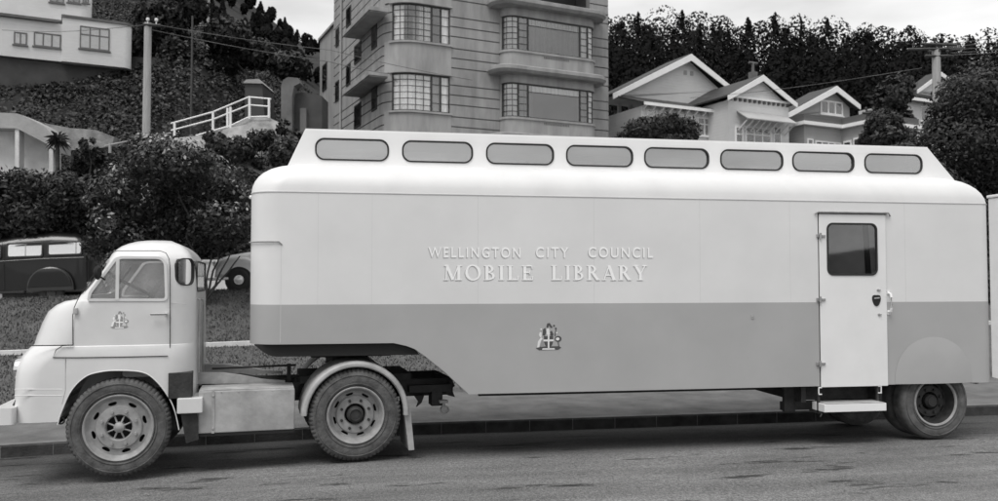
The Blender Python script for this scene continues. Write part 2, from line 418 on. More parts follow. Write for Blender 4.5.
g.build('far_side_glazing', 'lantern_glass', TR)
# gutter moulding where the lantern sits on the roof
b = MB(); b.box(xl0 + .02, xl1 - .02, YL - .012, YL - .001, zt - .004, zt + .012); b.build('roof_moulding', 'paint_white', roof)
# underside: neck frame, chassis beams, pipe
b = MB()
nx0, nx1 = T(252, 345, .06)[0] + .02, T(421, 355, .06)[0]; zf = T(330, 356, .06)[1]
b.prism(roundpoly([(nx0, zn - .002), (nx0 + .16, zf), (nx1 - .02, zf), (nx1 - .10, zn - .002)], [0, .12, 0, 0]), .06, TW - .06)
b.build('neck_frame', 'black', TR)
b = MB()
xs0 = T(468, 393)[0]
for y in (.55, 1.55): b.box(xs0 + .2, xE - .3, y, y + .09, zb - .10, zb - .002)
for x in (3.3, 4.6, 5.9, 7.3): b.box(x, x + .08, .35, 1.9, zb - .055, zb - .003)
b.tube([(xs0 + .1, 1.0, zb - .03), (3.4, 1.0, zb - .075), (4.6, 1.0, zb - .08), (6.3, 1.0, zb - .06)], .011, 6)
b.box(T(669, 393, 1.0)[0], T(672.5, 393, 1.0)[0], .95, 1.05, zb - .15, zb); b.lathe([(0, -.08), (.03, -.05), (.03, .05), (0, .08)], 12, Matrix.Translation((T(705, 395, 1.)[0], 1.0, zb - .075)) @ Matrix.Rotation(R(90), 4, 'Z'))
for x in (T(808, 395)[0], T(885, 395)[0]): b.box(x - .03, x + .03, .1, 1.6, zb - .2, zb)
b.box(T(812, 395)[0], T(884, 395)[0], .28, 1.5, zb - .2, zb - .001)
b.box(T(795, 395)[0], T(806, 395)[0], .25, .3, zb - .33, zb - .002); b.box(T(795, 395)[0], T(830, 395)[0], .3, .36, zb - .32, zb - .22)
b.build('underframe', 'chassis', TR)
# wheels
wx, wz = T(935, 402, .06)
for s in (0, 1):
    wheel(TR, wx - 4.4, (.05 if s == 0 else TW - .12) - 1.1, wz - (0 if s == 0 else .10), .455, .275, 'trailer', flip=bool(s), dual=True, W=.21)
b = MB(); b.tube([(wx, .1, wz), (wx, TW - .15, wz - .1)], .06, 12); b.box(wx - .5, wx + .5, .62, .7, wz + .02, wz + .1); b.build('axle', 'chassis', TR)
# blister over the wheel
bx0, bx1 = T(895, 384)[0], T(972, 384)[0]; bh = T(934, 337)[1]; cxm = (bx0 + bx1) / 2
arc = [(cxm + (bx1 - bx0) / 2 * math.cos(R(a)), zb + .004 + (bh - zb) * max(0, math.sin(R(a))) ** .85) for a in range(0, 181, 6)]
mat('paint_blister', .385, .42, .05, 2, coat=.15)
b = MB(); na = len(arc); vs = []
for k in range(9):
    q = k / 8; vs += [(cxm + (x - cxm) * q, -.003 - .035 * (1 - q ** 2.4), zb + .004 + (z - zb - .004) * q) for x, z in arc]
b.add(vs, [(k * na + i, k * na + i + 1, (k + 1) * na + i + 1, (k + 1) * na + i) for k in range(8) for i in range(na - 1)]); b.build('wheel_blister', 'paint_blister', TR, smooth=70)
# door
dx0, dx1 = T(818.5, 300)[0] + .012, T(886, 300)[0]; dz1 = T(850, 214.5)[1]; dz0 = T(850, 386)[1] - .006
w0, w1 = T(826, 250)[0], T(876.5, 250)[0]; wz1, wz0 = T(850, 223)[1], T(850, 275.5)[1]
b = MB(); b.box(dx0 - .008, dx1 + .008, -.003, .002, dz0 + .004, dz1 + .008); sm = b.build('door_gap', 'black', TR)
b = MB(); b.plate(rrect(dx0, dx1, dz0, dz1, .012, 2), [rrect(w0 + .01, w1 - .01, wz0 + .01, wz1 - .01, .07, 6)], -.016, .014, .003)
door = b.build('entrance_door', 'paint_door', TR)
b = MB(); b.plate(rrect(w0, w1, wz0, wz1, .08, 7), [rrect(w0 + .022, w1 - .022, wz0 + .022, wz1 - .022, .062, 7)], -.026, .014, .003); b.build('window_frame', 'rubber', door)
b = MB(); b.plate(rrect(w0 + .012, w1 - .012, wz0 + .012, wz1 - .012, .066, 7), [], -.0135, .004); b.build('window_pane', 'dark_glass', door)
# what shows dimly behind the pane: shelves and a dark post
b = MB(); b.box(w0 + .01, w1 - .01, -.0075, -.004, wz0 + .01, wz1 - .01); b.build('interior_view', 'interior', door)
b = MB(); b.prism([(w0 + (w1 - w0) * .72, wz1 - .02), (w0 + (w1 - w0) * .83, wz1 - .02), (w0 + (w1 - w0) * .88, wz0 + .02), (w0 + (w1 - w0) * .76, wz0 + .02)], -.0090, -.0078); b.build('inner_post', 'black', door)
b = MB()
b.tube([(dx0 - .05, -.012, dz1 + .0), (dx0 - .02, -.03, dz1 + .022), (dx1 + .03, -.03, dz1 + .022), (dx1 + .065, -.012, dz1 - .012)], .010, 8); b.box(dx0 - .02, dx1 + .03, -.028, 0, dz1 + .014, dz1 + .024)
b.build('drip_moulding', 'rim', TR)
for py in (236, 299.5, 363.5):
    x, z = T(820, py); b = MB()
    b.tube([(x - .012, -.032, z - .035), (x - .012, -.032, z + .035)], .013, 10); b.box(x - .05, x - .015, -.02, 0, z - .02, z + .02, None, .004); b.box(x - .01, x + .055, -.032, -.015, z - .013, z + .013, None, .003)
    b.build('hinge', 'bare', door)
x, z = T(875.5, 300)
b = MB(); b.plate(roundpoly([(x - .052, z + .06), (x + .052, z + .06), (x + .058, z), (x + .03, z - .06), (x, z - .078), (x - .03, z - .06), (x - .058, z)], .03, 3), [], -.024, .010, .002); hp = b.build('lock_plate', 'black', door)
b = MB(); b.box(x - .035, x + .04, -.032, -.024, z + .012, z + .03, Matrix.Translation((x, 0, z)) @ Matrix.Rotation(R(-6), 4, 'Y') @ Matrix.Translation((-x, 0, -z)), .003); b.build('lock_lever', 'chrome', hp)
for py, px in ((290, 877), (314.5, 878)):
    xx, zz = T(px, py); b = MB(); b.lathe([(0, .03), (.014, .028), (.016, .016)], 10, Matrix.Translation((xx, 0, zz))); b.box(xx, xx + .03, -.03, -.02, zz - .006, zz + .006); b.build('door_knob', 'bare', door)
x, z0_ = T(888.5, 312); _, z1_ = T(888.5, 293)
b = MB(); b.tube([(x, -.005, z1_), (x, -.05, z1_ - .01), (x, -.06, z1_ - .05), (x, -.06, z0_ + .05), (x, -.05, z0_ + .01), (x, -.005, z0_)], .014, 8); b.box(x - .02, x + .02, -.006, 0, z1_ - .02, z1_ + .03); b.box(x - .02, x + .02, -.006, 0, z0_ - .03, z0_ + .02); b.build('grab_handle', 'paint_white', TR)
# folding step
sx0, sx1 = T(824, 407, -.12)[0], T(886, 404, -.12)[0]; sz0, sz1 = T(822, 412.5, -.12)[1], T(822, 404.5, -.12)[1]
b = MB(); b.box(sx0, sx1, -.13, .14, sz0, sz1, None, .006); st = b.build('folding_step', 'paint_white', TR)
b = MB(); b.box(sx0 + .02, sx1 - .02, -.128, .138, sz1 + .001, sz1 + .006); b.build('tread', 'chassis_grey', st)
for sx in (sx0 + .01, sx1 - .02):
    b = MB(); b.box(sx - .012, sx + .012, .0, .03, sz0 - .02, zb - .002); b.box(sx - .012, sx + .012, -.02, .2, sz0 - .03, sz0 - .002); b.tube([(sx, -.06, sz0 - .02), (sx - .03, -.07, sz0 - .06)], .008, 6)
    b.build('step_bracket', 'chassis', st)
for sx in (sx0 + .02, sx1 + .0):
    b = MB(); b.box(sx - .022, sx + .022, -.012, .0, zb - .10, zb - .088); b.box(sx - .022, sx + .022, -.012, 0, zb - .022, zb - .008); b.box(sx + (.012 if sx > sx0 + .5 else -.022), sx + (.022 if sx > sx0 + .5 else -.012), -.0121, .0, zb - .10, zb - .01); b.build('step_catch', 'paint_white', st)
# tail plate at the rear corner, marker lamp, front locker
b = MB(); b.box(xE - .06, xE + .01, .16, .2, zb - .01, zb + .22, None, .004); b.box(xE - .02, xE + .02, .3, TW - .3, zb - .06, zb + .05, None, .01); b.build('rear_bumper', 'chassis_grey', TR)
p = Vector((-.01, .33, T(247, 197, .3)[1]))
b = MB(); b.lathe([(.0, .05), (.018, .045), (.024, .02), (.024, -.01)], 12, Matrix.Translation(p) @ Matrix.Rotation(R(-70), 4, 'Z')); b.build('marker_lamp', 'paint_white', TR)
zh = T(262, 241.5)[1]; rp = [Vector(q) for q in ring(xF - .012, xE, -.012, TW + .012, zh, RF, RR, 12)]
fr = [q for q in rp if q.x < .36 and q.y < .6]; fr.sort(key=lambda q: q.x + (-q.y))
b = MB(); b.tube(fr + [Vector((.325, -.004, zh - .03))], .008, 6); b.build('locker_moulding', 'rim', TR)
b = MB(); b.box(.316, .320, -.0015, .002, zn + .02, zh - .02); b.build('locker_joint', 'joint', TR)
x, z = T(752.5, 316.5); b = MB(); b.plate(rrect(x - .018, x + .018, z - .03, z + .03, .012, 3), [], -.006, .006, .001); b.lathe([(0, .012), (.012, .008), (.014, 0)], 10, Matrix.Translation((x, 0, z))); b.build('keyhole_cover', 'chassis_grey', TR)
# ---------------------------------------------------------------- lettering
def text_mesh(s, size, ex):
    cu = bpy.data.curves.new('t', 'FONT'); cu.body = s; cu.size = size; cu.extrude = ex; cu.offset = 0.006; cu.space_character = 1.28; ob = bpy.data.objects.new('t', cu); me = bpy.data.meshes.new_from_object(ob); bpy.data.objects.remove(ob); return me
def put_sans(b, s, x0, x1, z0, z1, y, ex):
    me = text_mesh(s, 1.0, 1.0); xs = [v.co.x for v in me.vertices]; ys = [v.co.y for v in me.vertices]
    a0, a1, c0, c1 = min(xs), max(xs), min(ys), max(ys)
    for v in me.vertices: v.co = Vector((x0 + (v.co.x - a0) / (a1 - a0) * (x1 - x0), y - ex * (v.co.z > 0), z0 + (v.co.y - c0) / (c1 - c0) * (z1 - z0)))
    b.addmesh(me); bpy.data.meshes.remove(me)
# roman capitals: strokes as polygons in a unit-high cell
def bar(x0, z0, x1, z1, t):
    d = Vector((x1 - x0, z1 - z0)).normalized(); n = Vector((-d.y, d.x)) * t / 2; return [(x0 + n.x, z0 + n.y), (x1 + n.x, z1 + n.y), (x1 - n.x, z1 - n.y), (x0 - n.x, z0 - n.y)]
def stem(x, t=.17, z0=0, z1=1, s=.07): return [[(x - t / 2, z0), (x + t / 2, z0), (x + t / 2, z1), (x - t / 2, z1)], [(x - t / 2 - s, z0), (x + t / 2 + s, z0), (x + t / 2 + s, z0 + .05), (x - t / 2 - s, z0 + .05)], [(x - t / 2 - s, z1 - .05), (x + t / 2 + s, z1 - .05), (x + t / 2 + s, z1), (x - t / 2 - s, z1)]]
def bowl(x, z0, z1, w, t=.15, th=.055):
    zc, h = (z0 + z1) / 2, (z1 - z0) / 2; o = [(x, z0), (x, z0 + th)]
    inner = [(x + (w - t) * math.cos(R(a)) * 1.0, zc + (h - th) * math.sin(R(a))) for a in range(-90, 91, 12)]
    outer = [(x + w * math.cos(R(a)), zc + h * math.sin(R(a))) for a in range(90, -91, -12)]
    return [inner + outer]
def letter(c):
    if c == 'I': return stem(.16), .32
    if c == 'L': return stem(.16) + [[(.1, 0), (.64, 0), (.64, .06), (.1, .06)], [(.56, 0), (.64, 0), (.67, .26), (.62, .26)]], .68
    if c == 'E': return stem(.16) + [[(.1, 0), (.64, 0), (.64, .06), (.1, .06)], [(.57, 0), (.64, 0), (.66, .25), (.62, .25)], [(.1, .94), (.6, .94), (.6, 1), (.1, 1)], [(.54, 1), (.6, 1), (.62, .77), (.58, .77)], [(.1, .49), (.46, .49), (.46, .55), (.1, .55)], [(.43, .4), (.47, .4), (.47, .64), (.43, .64)]], .68
    if c == 'B': return stem(.16) + bowl(.2, .5, 1, .34) + bowl(.2, 0, .55, .42), .66
    if c == 'R': return stem(.16) + bowl(.2, .47, 1, .38) + [bar(.36, .5, .68, .03, .17), [(.6, 0), (.82, 0), (.82, .05), (.6, .05)]], .8
    if c == 'A': return [bar(.08, 0, .42, 1, .07), bar(.42, .97, .74, 0, .18), [(.2, .3), (.62, .3), (.62, .36), (.2, .36)], [(-.02, 0), (.22, 0), (.22, .05), (-.02, .05)], [(.56, 0), (.88, 0), (.88, .05), (.56, .05)]], .84
    if c == 'Y': return [[(.33, 0), (.5, 0), (.5, .5), (.33, .5)], bar(.1, 1, .42, .42, .17), bar(.44, .45, .72, 1, .07), [(.24, 0), (.59, 0), (.59, .05), (.24, .05)], [(-.02, .95), (.28, .95), (.28, 1), (-.02, 1)], [(.58, .95), (.84, .95), (.84, 1), (.58, 1)]], .82
    if c == 'M': return [bar(.12, 0, .16, 1, .07), bar(.17, .97, .52, .02, .16), bar(.5, .02, .84, .97, .07), [(.78, 0), (.95, 0), (.95, 1), (.78, 1)], [(0, 0), (.26, 0), (.26, .05), (0, .05)], [(.68, 0), (1.04, 0), (1.04, .05), (.68, .05)], [(.03, .95), (.24, .95), (.24, 1), (.03, 1)], [(.8, .95), (1.04, .95), (1.04, 1), (.8, 1)]], 1.04
    if c == 'O': return 'O', .92
    return [], .3
def put_serif(b, s, x0, x1, z0, z1, y, ex):
    adv = []; x = 0
    for c in s:
        g, wd = letter(c) if c != ' ' else (None, .62); adv.append((c, g, x)); x += wd + (.2 if c != ' ' else 0)
    x -= .2; sx = (x1 - x0) / x; h = z1 - z0
    for c, g, ax in adv:
        if g is None: continue
        if g == 'O':
            o = [(x0 + (ax + q[0]) * sx, z0 + q[1] * h) for q in circ(.46, .5, .46, 32, .53)]; i = [(x0 + (ax + q[0]) * sx, z0 + q[1] * h) for q in circ(.46, .5, .3, 28, .465, .12)]
            b.plate(o, [i], y - ex, ex); continue
        for k, poly in enumerate(g): b.prism([(x0 + (ax + q[0]) * sx, z0 + q[1] * h) for q in poly], y - ex - .00025 * k, y)
sh_d = (-.009, -.009)
for shade in (1, 0):
    ddx, ddz = sh_d if shade else (0, 0); ex = .001 if shade else .003; nm_ = 'letter_shading' if shade else 'lettering'; mm_ = 'paint_shade' if shade else 'letter_white'
    for s, p0, p1 in (('WELLINGTON', 428.5, 520.5), ('CITY', 536, 568.5), ('COUNCIL', 588.5, 653)):
        b = MB(); put_sans(b, s, T(p0, 255)[0] + ddx, T(p1, 255)[0] + ddx, T((p0 + p1) / 2, 257.8)[1] + ddz, T((p0 + p1) / 2, 247.4)[1] + ddz, -.0005, ex); b.build(nm_, mm_, TR, smooth=0)
    for s, p0, p1 in (('MOBILE', 444, 533.5), ('LIBRARY', 551.5, 646.5)):
        b = MB(); put_serif(b, s, T(p0, 272)[0] + ddx, T(p1, 272)[0] + ddx, T((p0 + p1) / 2, 280.2)[1] + ddz, T((p0 + p1) / 2, 265.4)[1] + ddz, -.0005, ex); b.build(nm_, mm_, TR, smooth=0)
cx_, cz_ = T(548.5, 339)
crest(TR, .262, Matrix.Translation((cx_, 0, cz_)), -.002)

# ================================================================== the tractor unit
AX = T(356, 415)[0]
TC = empty('tractor_unit', 'pale round-shouldered lorry tractor unit with white cab, coupled under the front of the trailer', 'truck', (AX, 0.02, 0), R(6.2))
MT = MOF[TC]; MTi = MT.inverted(); RTi = MTi.to_3x3(); CL = MTi @ CAM
def T2(px, py, Y=0.0):
    d = RTi @ ray(px, py); t = (Y - CL.y) / d.y; p = CL + d * t; return (p.x, p.z)
CWD = 2.12
# ---- cab: outer shell as plan rings stacked upwards
def cab_rings(e):
    lower = [(419, 13.5, .20, .0), (400, 12.8, .22, 0), (385, 12.6, .25, 0), (372, 12.8, .28, 0), (363, 14, .32, 0.002), (356, 17, .36, .005), (350, 21.5, .40, .012), (346, 26, .40, .022)]
    upper = [(345.3, 27.2, .42, .03), (338, 29.5, .42, .03), (323, 35, .45, .03), (312, 41, .45, .03), (305.5, 50, .42, .03), (301.5, 60, .36, .03), (299.5, 73, .32, .03), (290, 81, .34, .03), (280, 88, .36, .03), (268, 98, .36, .03), (259, 104.5, .36, .04), (254, 108, .4, .07), (249.5, 113, .42, .13), (246, 119, .44, .22), (243.2, 127, .46, .34), (241.2, 137, .46, .48), (240.4, 146, .4, .62)]
    rear = [(419, 194), (300, 194), (285, 193.7), (275, 193), (265, 191.5), (257, 189.5), (252, 187), (247, 182), (243, 174), (240.4, 164)]
    out = []
    for py, xf, rf, yi in lower + upper:
        xr = np.interp(-py, [-r[0] for r in rear], [r[1] for r in rear])
        yy = .02 if py > 256 else .02 + yi
        x0, z = T2(xf, py, yy + .12); x1, _ = T2(xr, py, 0); 
        _, z = T2(120, py, yy if py > 256 else yi + .1)
        X0, X1, Y0, Y1 = x0 + e, x1 - e, yi + e, CWD - yi - e; lim = .48 * min(X1 - X0, Y1 - Y0)
        out.append(ring(X0, X1, Y0, Y1, z - (e if py < 256 else 0), min(lim, max(.06, rf - e)), min(lim, max(.06, .30 - e * .7 + (.1 if py < 250 else 0))), 8))
    return out
b = MB(); b.loft(cab_rings(0)); outer = b.mesh()
b = MB(); ci = cab_rings(.045); b.loft(ci[9:]); inner = b.mesh()
cut = []
# door windows, both sides
dwin = roundpoly([T2(87.5, 300.5), T2(89, 292.5), T2(115, 258.5), T2(121, 256.8), T2(165.5, 257), T2(166.8, 300.5)], [.02, .03, .08, .02, .10, .05], 5)
b = MB(); b.prism(dwin, -.5, CWD + .5); cut.append(b.mesh())
# windscreen (one opening between the pillars)
zs0, zs1 = T2(95, 296)[1], T2(95, 261)[1]; xa = T2(60, 300)[0]
b = MB(); b.prism([(q[0], q[1]) for q in rrect(.20, CWD - .20, zs0, zs1, .12)], xa - .3, T2(118, 290)[0]); me = b.mesh()
me.transform(Matrix(((0, 1, 0, 0), (1, 0, 0, 0), (0, 0, 1, 0), (0, 0, 0, 1)))); me.flip_normals(); cut.append(me)
# rear quarter windows on the round corners and the back window
xr = T2(194, 300)[0]; zq0, zq1 = T2(188, 285, .1)[1], T2(188, 258.5, .1)[1]
qM = []
for s in (0, 1):
    c = Vector((xr - .30, .33 if s == 0 else CWD - .33, 0)); ang = R(47) if s == 0 else R(133)
    M = Matrix.Translation(c) @ Matrix.Rotation(ang, 4, 'Z'); qM.append(M)
    b = MB(); b.prism(rrect(-.125, .115, zq0, zq1, .085), -.6, -.12, M); cut.append(b.mesh())
zk0, zk1 = T2(198, 291, .8)[1], T2(198, 262, .8)[1]
b = MB(); b.prism(rrect(.40, CWD - .40, zk0, zk1, .08), xr - .2, xr + .2); me = b.mesh(); me.transform(Matrix(((0, 1, 0, 0), (1, 0, 0, 0), (0, 0, 1, 0), (0, 0, 0, 1)))); me.flip_normals(); cut.append(me)
# wheel arches
fx, fz = T2(118.5, 428); arch = [T2(*q) for q in ((57.5, 425), (61, 413), (71, 391), (85, 377), (100, 372), (118, 370.5), (143, 372.5), (157, 382), (169, 398), (175, 412), (179, 430))]
def spline(P, n=5):
    out = []
    for i in range(len(P) - 1):
        p0, p1, p2, p3 = P[max(i - 1, 0)], P[i], P[i + 1], P[min(i + 2, len(P) - 1)]
        for k in range(n):
            t = k / n; out.append(tuple(.5 * (2 * p1[c] + (p2[c] - p0[c]) * t + (2 * p0[c] - 5 * p1[c] + 4 * p2[c] - p3[c]) * t * t + (3 * p1[c] - p0[c] - 3 * p2[c] + p3[c]) * t ** 3) for c in (0, 1)))
    return out + [tuple(P[-1])]
arch = spline(arch)
b = MB(); b.prism(arch, -.3, .62); cut.append(b.mesh()); b = MB(); b.prism(arch, CWD - .62, CWD + .3); cut.append(b.mesh())
# behind the arch the sill stops higher
b = MB(); b.box(T2(150, 400)[0], T2(230, 400)[0], -.5, CWD + .5, 0.1, T2(180, 398)[1]); cut.append(b.mesh())
shell = boolean(outer, [inner] + cut)
cab = link('cab', shell, 'paint_cab', TC, True, 32)
# seams: drawn as slim dark gaps between panels
def seam(pts, r=.0045, name='panel_gap', m='rubber', Y=0.002, par=cab):
    b = MB(); b.tube([(T2(px, py, Y)[0], Y, T2(px, py, Y)[1]) for px, py in pts], r, 6, MT); return b.build(name, m, par)
seam([(73, 345), (72.8, 330), (72.8, 315), (74, 308), (78, 299), (92, 277), (106, 256.5), (110, 253), (117, 250.8), (160, 250.8), (166, 253), (169.2, 259), (170, 268), (170.2, 300), (170, 356)], .004, Y=.026)
seam([(26, 345.7), (50, 345.5), (73, 345)], .006, Y=.012)
seam([(73, 344.8), (62, 346), (56, 350), (53, 357.5), (80, 357.6), (120, 357), (168, 356)], .0045, Y=.0)
seam([(65.5, 358), (65.5, 390), (62, 404)], .003, m='paint_shade', Y=.0)
seam([(170.3, 303), (176, 303.5), (186, 304)], .003, m='paint_shade', Y=.03)
# window rubber and panes
def framewin(poly, M, y, name='door_window', gl='cab_glass', wd=.016):
    f = MB(); f.plate(inset(poly, -.010), [inset(poly, wd)], y - .006, .02, .003, M); fo = f.build(name, 'paint_cab', TC)
    g = MB(); g.plate(inset(poly, .005), [], y + .006, .004, 0, M); g.build('pane', gl, fo); return fo
f1 = framewin(dwin, MT, .028)
f2 = framewin(dwin, MT, CWD - .040, 'far_door_window')
xv = T2(117, 280)[0]; b = MB(); b.box(xv - .016, xv + .016, .018, .04, T2(117, 300)[1], T2(117, 259)[1], MT); b.build('vent_bar', 'paint_cab', f1)
def bend(vs, M, rad): return [tuple(M @ Vector(((rad - y) * math.sin(x / rad), -(rad - y) * math.cos(x / rad), z))) for x, y, z in vs]
for s in (0, 1):
    q = MB(); pq = rrect(-.125, .115, zq0, zq1, .085); yq = -.306
    q.plate(inset(pq, -.004), [inset(pq, .007)], 0, .03, .002); q.v = bend(q.v, MT @ qM[s], .306); qo = q.build('quarter_window', 'rubber', TC)
    g = MB(); n_ = 10; g.add(bend([(-.122 + .234 * i / n_, .02, zz_) for i in range(n_ + 1) for zz_ in (zq0 + .004, zq1 - .004)], MT @ qM[s], .306), [(2 * i, 2 * i + 2, 2 * i + 3, 2 * i + 1) for i in range(n_)]); g.build('pane', 'quarter_glass', qo)
M90 = MT @ Matrix.Translation((xr, 0, 0)) @ Matrix(((0, -1, 0, 0), (1, 0, 0, 0), (0, 0, 1, 0), (0, 0, 0, 1)))
pq = rrect(.40, CWD - .40, zk0, zk1, .08); q = MB(); q.plate(inset(pq, -.006), [inset(pq, .010)], -.004, .03, .002, M90); qo = q.build('rear_window', 'rubber', TC); g = MB(); g.plate(pq, [], .008, .004, 0, M90); g.build('pane', 'cab_glass', qo)
# windscreen pane and centre bar
zz = [T2(81, 294, .3), T2(107, 259, .3)]
b = MB(); vv = [(zz[0][0] + .03, .2, zz[0][1]), (zz[0][0] + .03, CWD - .2, zz[0][1]), (zz[1][0] + .03, CWD - .2, zz[1][1]), (zz[1][0] + .03, .2, zz[1][1])]
b.add(vv, [(0, 1, 2, 3)], MT); ws = b.build('windscreen', 'cab_glass', TC)
b = MB(); b.tube([(zz[0][0] + .02, CWD / 2, zz[0][1]), (zz[1][0] + .02, CWD / 2, zz[1][1])], .014, 8, MT); b.build('centre_bar', 'rim', ws)
b = MB(); b.tube([(zz[0][0] + .02, .55, zz[0][1]), (zz[0][0] + .19, .75, zz[0][1] + .27)], .007, 6, MT); b.tube([(zz[0][0] + .02, 1.3, zz[0][1]), (zz[0][0] + .17, 1.5, zz[0][1] + .24)], .007, 6, MT); b.build('wiper', 'black', ws)
# door handle, mirror, hinge, cowl
x, z = T2(159.5, 314, 0); b = MB(); b.box(x - .085, x + .08, -.035, -.015, z - .014, z + .014, MT, .008); b.box(x + .05, x + .075, -.02, .03, z - .012, z + .012, MT); b.build('door_handle', 'chrome', cab)
x, z = T2(98, 272.5, -.05); b = MB(); b.lathe([(0, .024), (.036, .02), (.054, .0), (.044, -.016), (0, -.024)], 20, MT @ Matrix.Translation((x, -.06, z)) @ Matrix.Rotation(R(60), 4, 'Z') @ Matrix.Scale(1.35, 4, (0, 0, 1))); b.tube([(x, -.05, z - .03), (x + .05, .03, z - .07)], .008, 6, MT); b.build('wing_mirror', 'black', TC)
x, z = T2(75.5, 311, .02); b = MB(); b.box(x - .02, x + .02, .0, .04, z - .03, z + .03, MT, .006); b.build('door_hinge', 'chassis_grey', cab)
# interior
b = MB(); xd = T2(100, 300)[0]
b.box(xd - .12, xd + .14, .12, CWD - .12, T2(100, 316)[1], T2(100, 300)[1] - .01, MT, .03); b.build('dashboard', 'interior', TC)
b = MB(); xs = T2(150, 300)[0]
b.box(xs - .28, xs + .05, .15, .92, .95, T2(150, 318)[1], MT, .04); b.box(xs + .02, xs + .16, .15, .92, 1.0, T2(150, 292)[1], MT, .05); b.box(xs - .28, xs + .05, 1.2, 1.95, .95, T2(150, 318)[1], MT, .04); b.box(xs + .02, xs + .16, 1.2, 1.95, 1.0, T2(150, 292)[1], MT, .05); b.build('seats', 'interior', TC)
b = MB(); sc_ = Vector((xd + .30, 1.52, T2(118, 296, 1.5)[1])); Ms = MT @ Matrix.Translation(sc_) @ Matrix.Rotation(R(-62), 4, 'Y') @ Matrix.Rotation(R(90), 4, 'X')
b.lathe([(.2 + .013 * math.cos(R(a)), .013 * math.sin(R(a))) for a in range(0, 360, 60)], 36, Ms, closed=True)
for a in (90, 210, 330): b.tube([(0, 0, 0), (.2 * math.cos(R(a)), 0, .2 * math.sin(R(a)))], .009, 6, Ms)
b.tube([(0, 0, 0), (0, .45, 0)], .018, 8, Ms); b.build('steering_wheel', 'black', TC)
# front: swage lines, headlamp, bumper, grille bars
for py in (389.3, 395.5):
    seam([(14.5, py), (30, py), (52, py), (62.5, py)], .0045, 'swage_line', 'paint_cab', .002)
rl = Vector((T2(11, 373, .25)[0], .36, T2(11, 373)[1]))
for yy in (.30, CWD - .36):
    b = MB(); Mh = MT @ Matrix.Translation((rl.x + .045, yy, rl.z)) @ Matrix.Rotation(R(-90), 4, 'Z'); b.lathe([(.09, -.30), (.115, -.1), (.118, -.01), (.108, .012), (.1, .005)], 28, Mh); ho = b.build('headlamp', 'chrome', TC)
    g = MB(); g.lathe([(.1, .004), (.07, .03), (.03, .043), (0, .046)], 24, Mh); g.build('lens', 'lens_glass', ho)
xb, zb0 = T2(12.5, 424, .0); zb1 = T2(12.5, 407.5, .0)[1]
b = MB(); bp = [ring(xb - .16, xb + .02, -.05, CWD + .05, z, .08, .03, 4) for z in (zb0, zb0 + .01, zb1 - .01, zb1)]; b.loft(bp, M=MT); bo = b.build('front_bumper', 'paint_cab', TC)
b = MB(); b.box(xb + .0, xb + .3, .25, .32, zb0 + .03, zb1 - .03, MT); b.tube([(xb - .03, .15, zb1 + .0), (xb + .0, .12, zb1 + .05), (xb + .06, .12, zb1 + .06)], .014, 8, MT); b.build('bumper_bracket', 'chassis', TC)
xg = T2(13, 380, .3)[0]
for k in range(7):
    b = MB(); zg = T2(13, 402 - 7 * k, .3)[1]; b.box(xg - .012 + .0, xg + .02, .5, CWD - .5, zg - .016, zg + .016, MT, .005); b.build('grille_bar', 'bare', TC)
x, z = T2(60.5, 420.5); b = MB(); b.lathe([(.03 + .008 * math.cos(R(a)), .008 * math.sin(R(a))) for a in range(0, 360, 60)], 16, MT @ Matrix.Translation((x, .02, z - .005)), closed=True); b.build('towing_eye', 'black', TC)
# arch lip and liner
b = MB(); b.tube([(x, .001, z) for x, z in arch], .006, 8, MT); b.build('arch_lip', 'paint_cab', cab)
for ya, yb in ((.05, .64), (CWD - .64, CWD - .05)):
    b = MB(); n = len(arch); b.add([(x, ya, z) for x, z in arch] + [(x, yb, z) for x, z in arch], [(k, k + 1, n + k + 1, n + k) for k in range(n - 1)], MT); b.build('arch_liner', 'black', cab)
# battery box, step box, flaps, tank
x0, z1 = T2(168.5, 373); x1, z0 = T2(191.5, 398)
b = MB(); b.box(x0, x1, -.012, .2, z0, z1, MT, .006); b.build('battery_box', 'chassis', TC)
x0, z1 = T2(177, 398.5, -.05); x1, z0 = T2(202.5, 413, -.05)
b = MB(); b.box(x0, x1, -.055, .4, z0, z1, MT, .012); b.build('cab_step', 'paint_cab', TC)
p = [T2(180.5, 413, .02), T2(197.5, 413, .02), T2(198.5, 439.5, .02), T2(186, 443.5, .02)]
b = MB(); b.prism(p, .02, .035, MT); b.prism([p[0], (p[0][0] + .03, p[0][1]), (p[3][0] + .03, p[3][1]), p[3]], .035, .55, MT); b.build('front_mud_flap', 'chassis', TC)
x0, z1 = T2(198, 391.5, .05); x1, z0 = T2(294.5, 429.5, .05)
b = MB(); b.box(x0, x1, .05, .5, z0, z1, MT, .015); tk = b.build('fuel_tank', 'tank', TC)
b = MB()
for q in (.14,): b.box(x0 + (x1 - x0) * q, x0 + (x1 - x0) * q + .03, .044, .05, z0 + .0, z1 - .0, MT, .001)
for q in (.155,):
    for zz_ in (z0 + .05, z1 - .05): b.lathe([(0, .012), (.010, .010), (.012, 0)], 6, MT @ Matrix.Translation((x0 + (x1 - x0) * q, .044, zz_)))
for k in range(6): b.lathe([(0, .006), (.006, .005), (.007, 0)], 6, MT @ Matrix.Translation((x0 + .06 + k * (x1 - x0 - .12) / 5, .05, z1 - .018)))
b.box(x0 + .01, x1 - .01, .06, .49, z1 - .004, z1 + .012, MT, .004); b.lathe([(0, .04), (.04, .035), (.045, 0)], 14, MT @ Matrix.Translation((x0 + .3, .2, z1 + .012)) @ Matrix.Rotation(R(90), 4, 'X')); b.build('tank_straps', 'chassis_grey', tk)
b = MB(); b.box(x0, x1, .06, .48, z0 - .03, z0 - .002, MT); b.build('tank_cradle', 'black', tk)
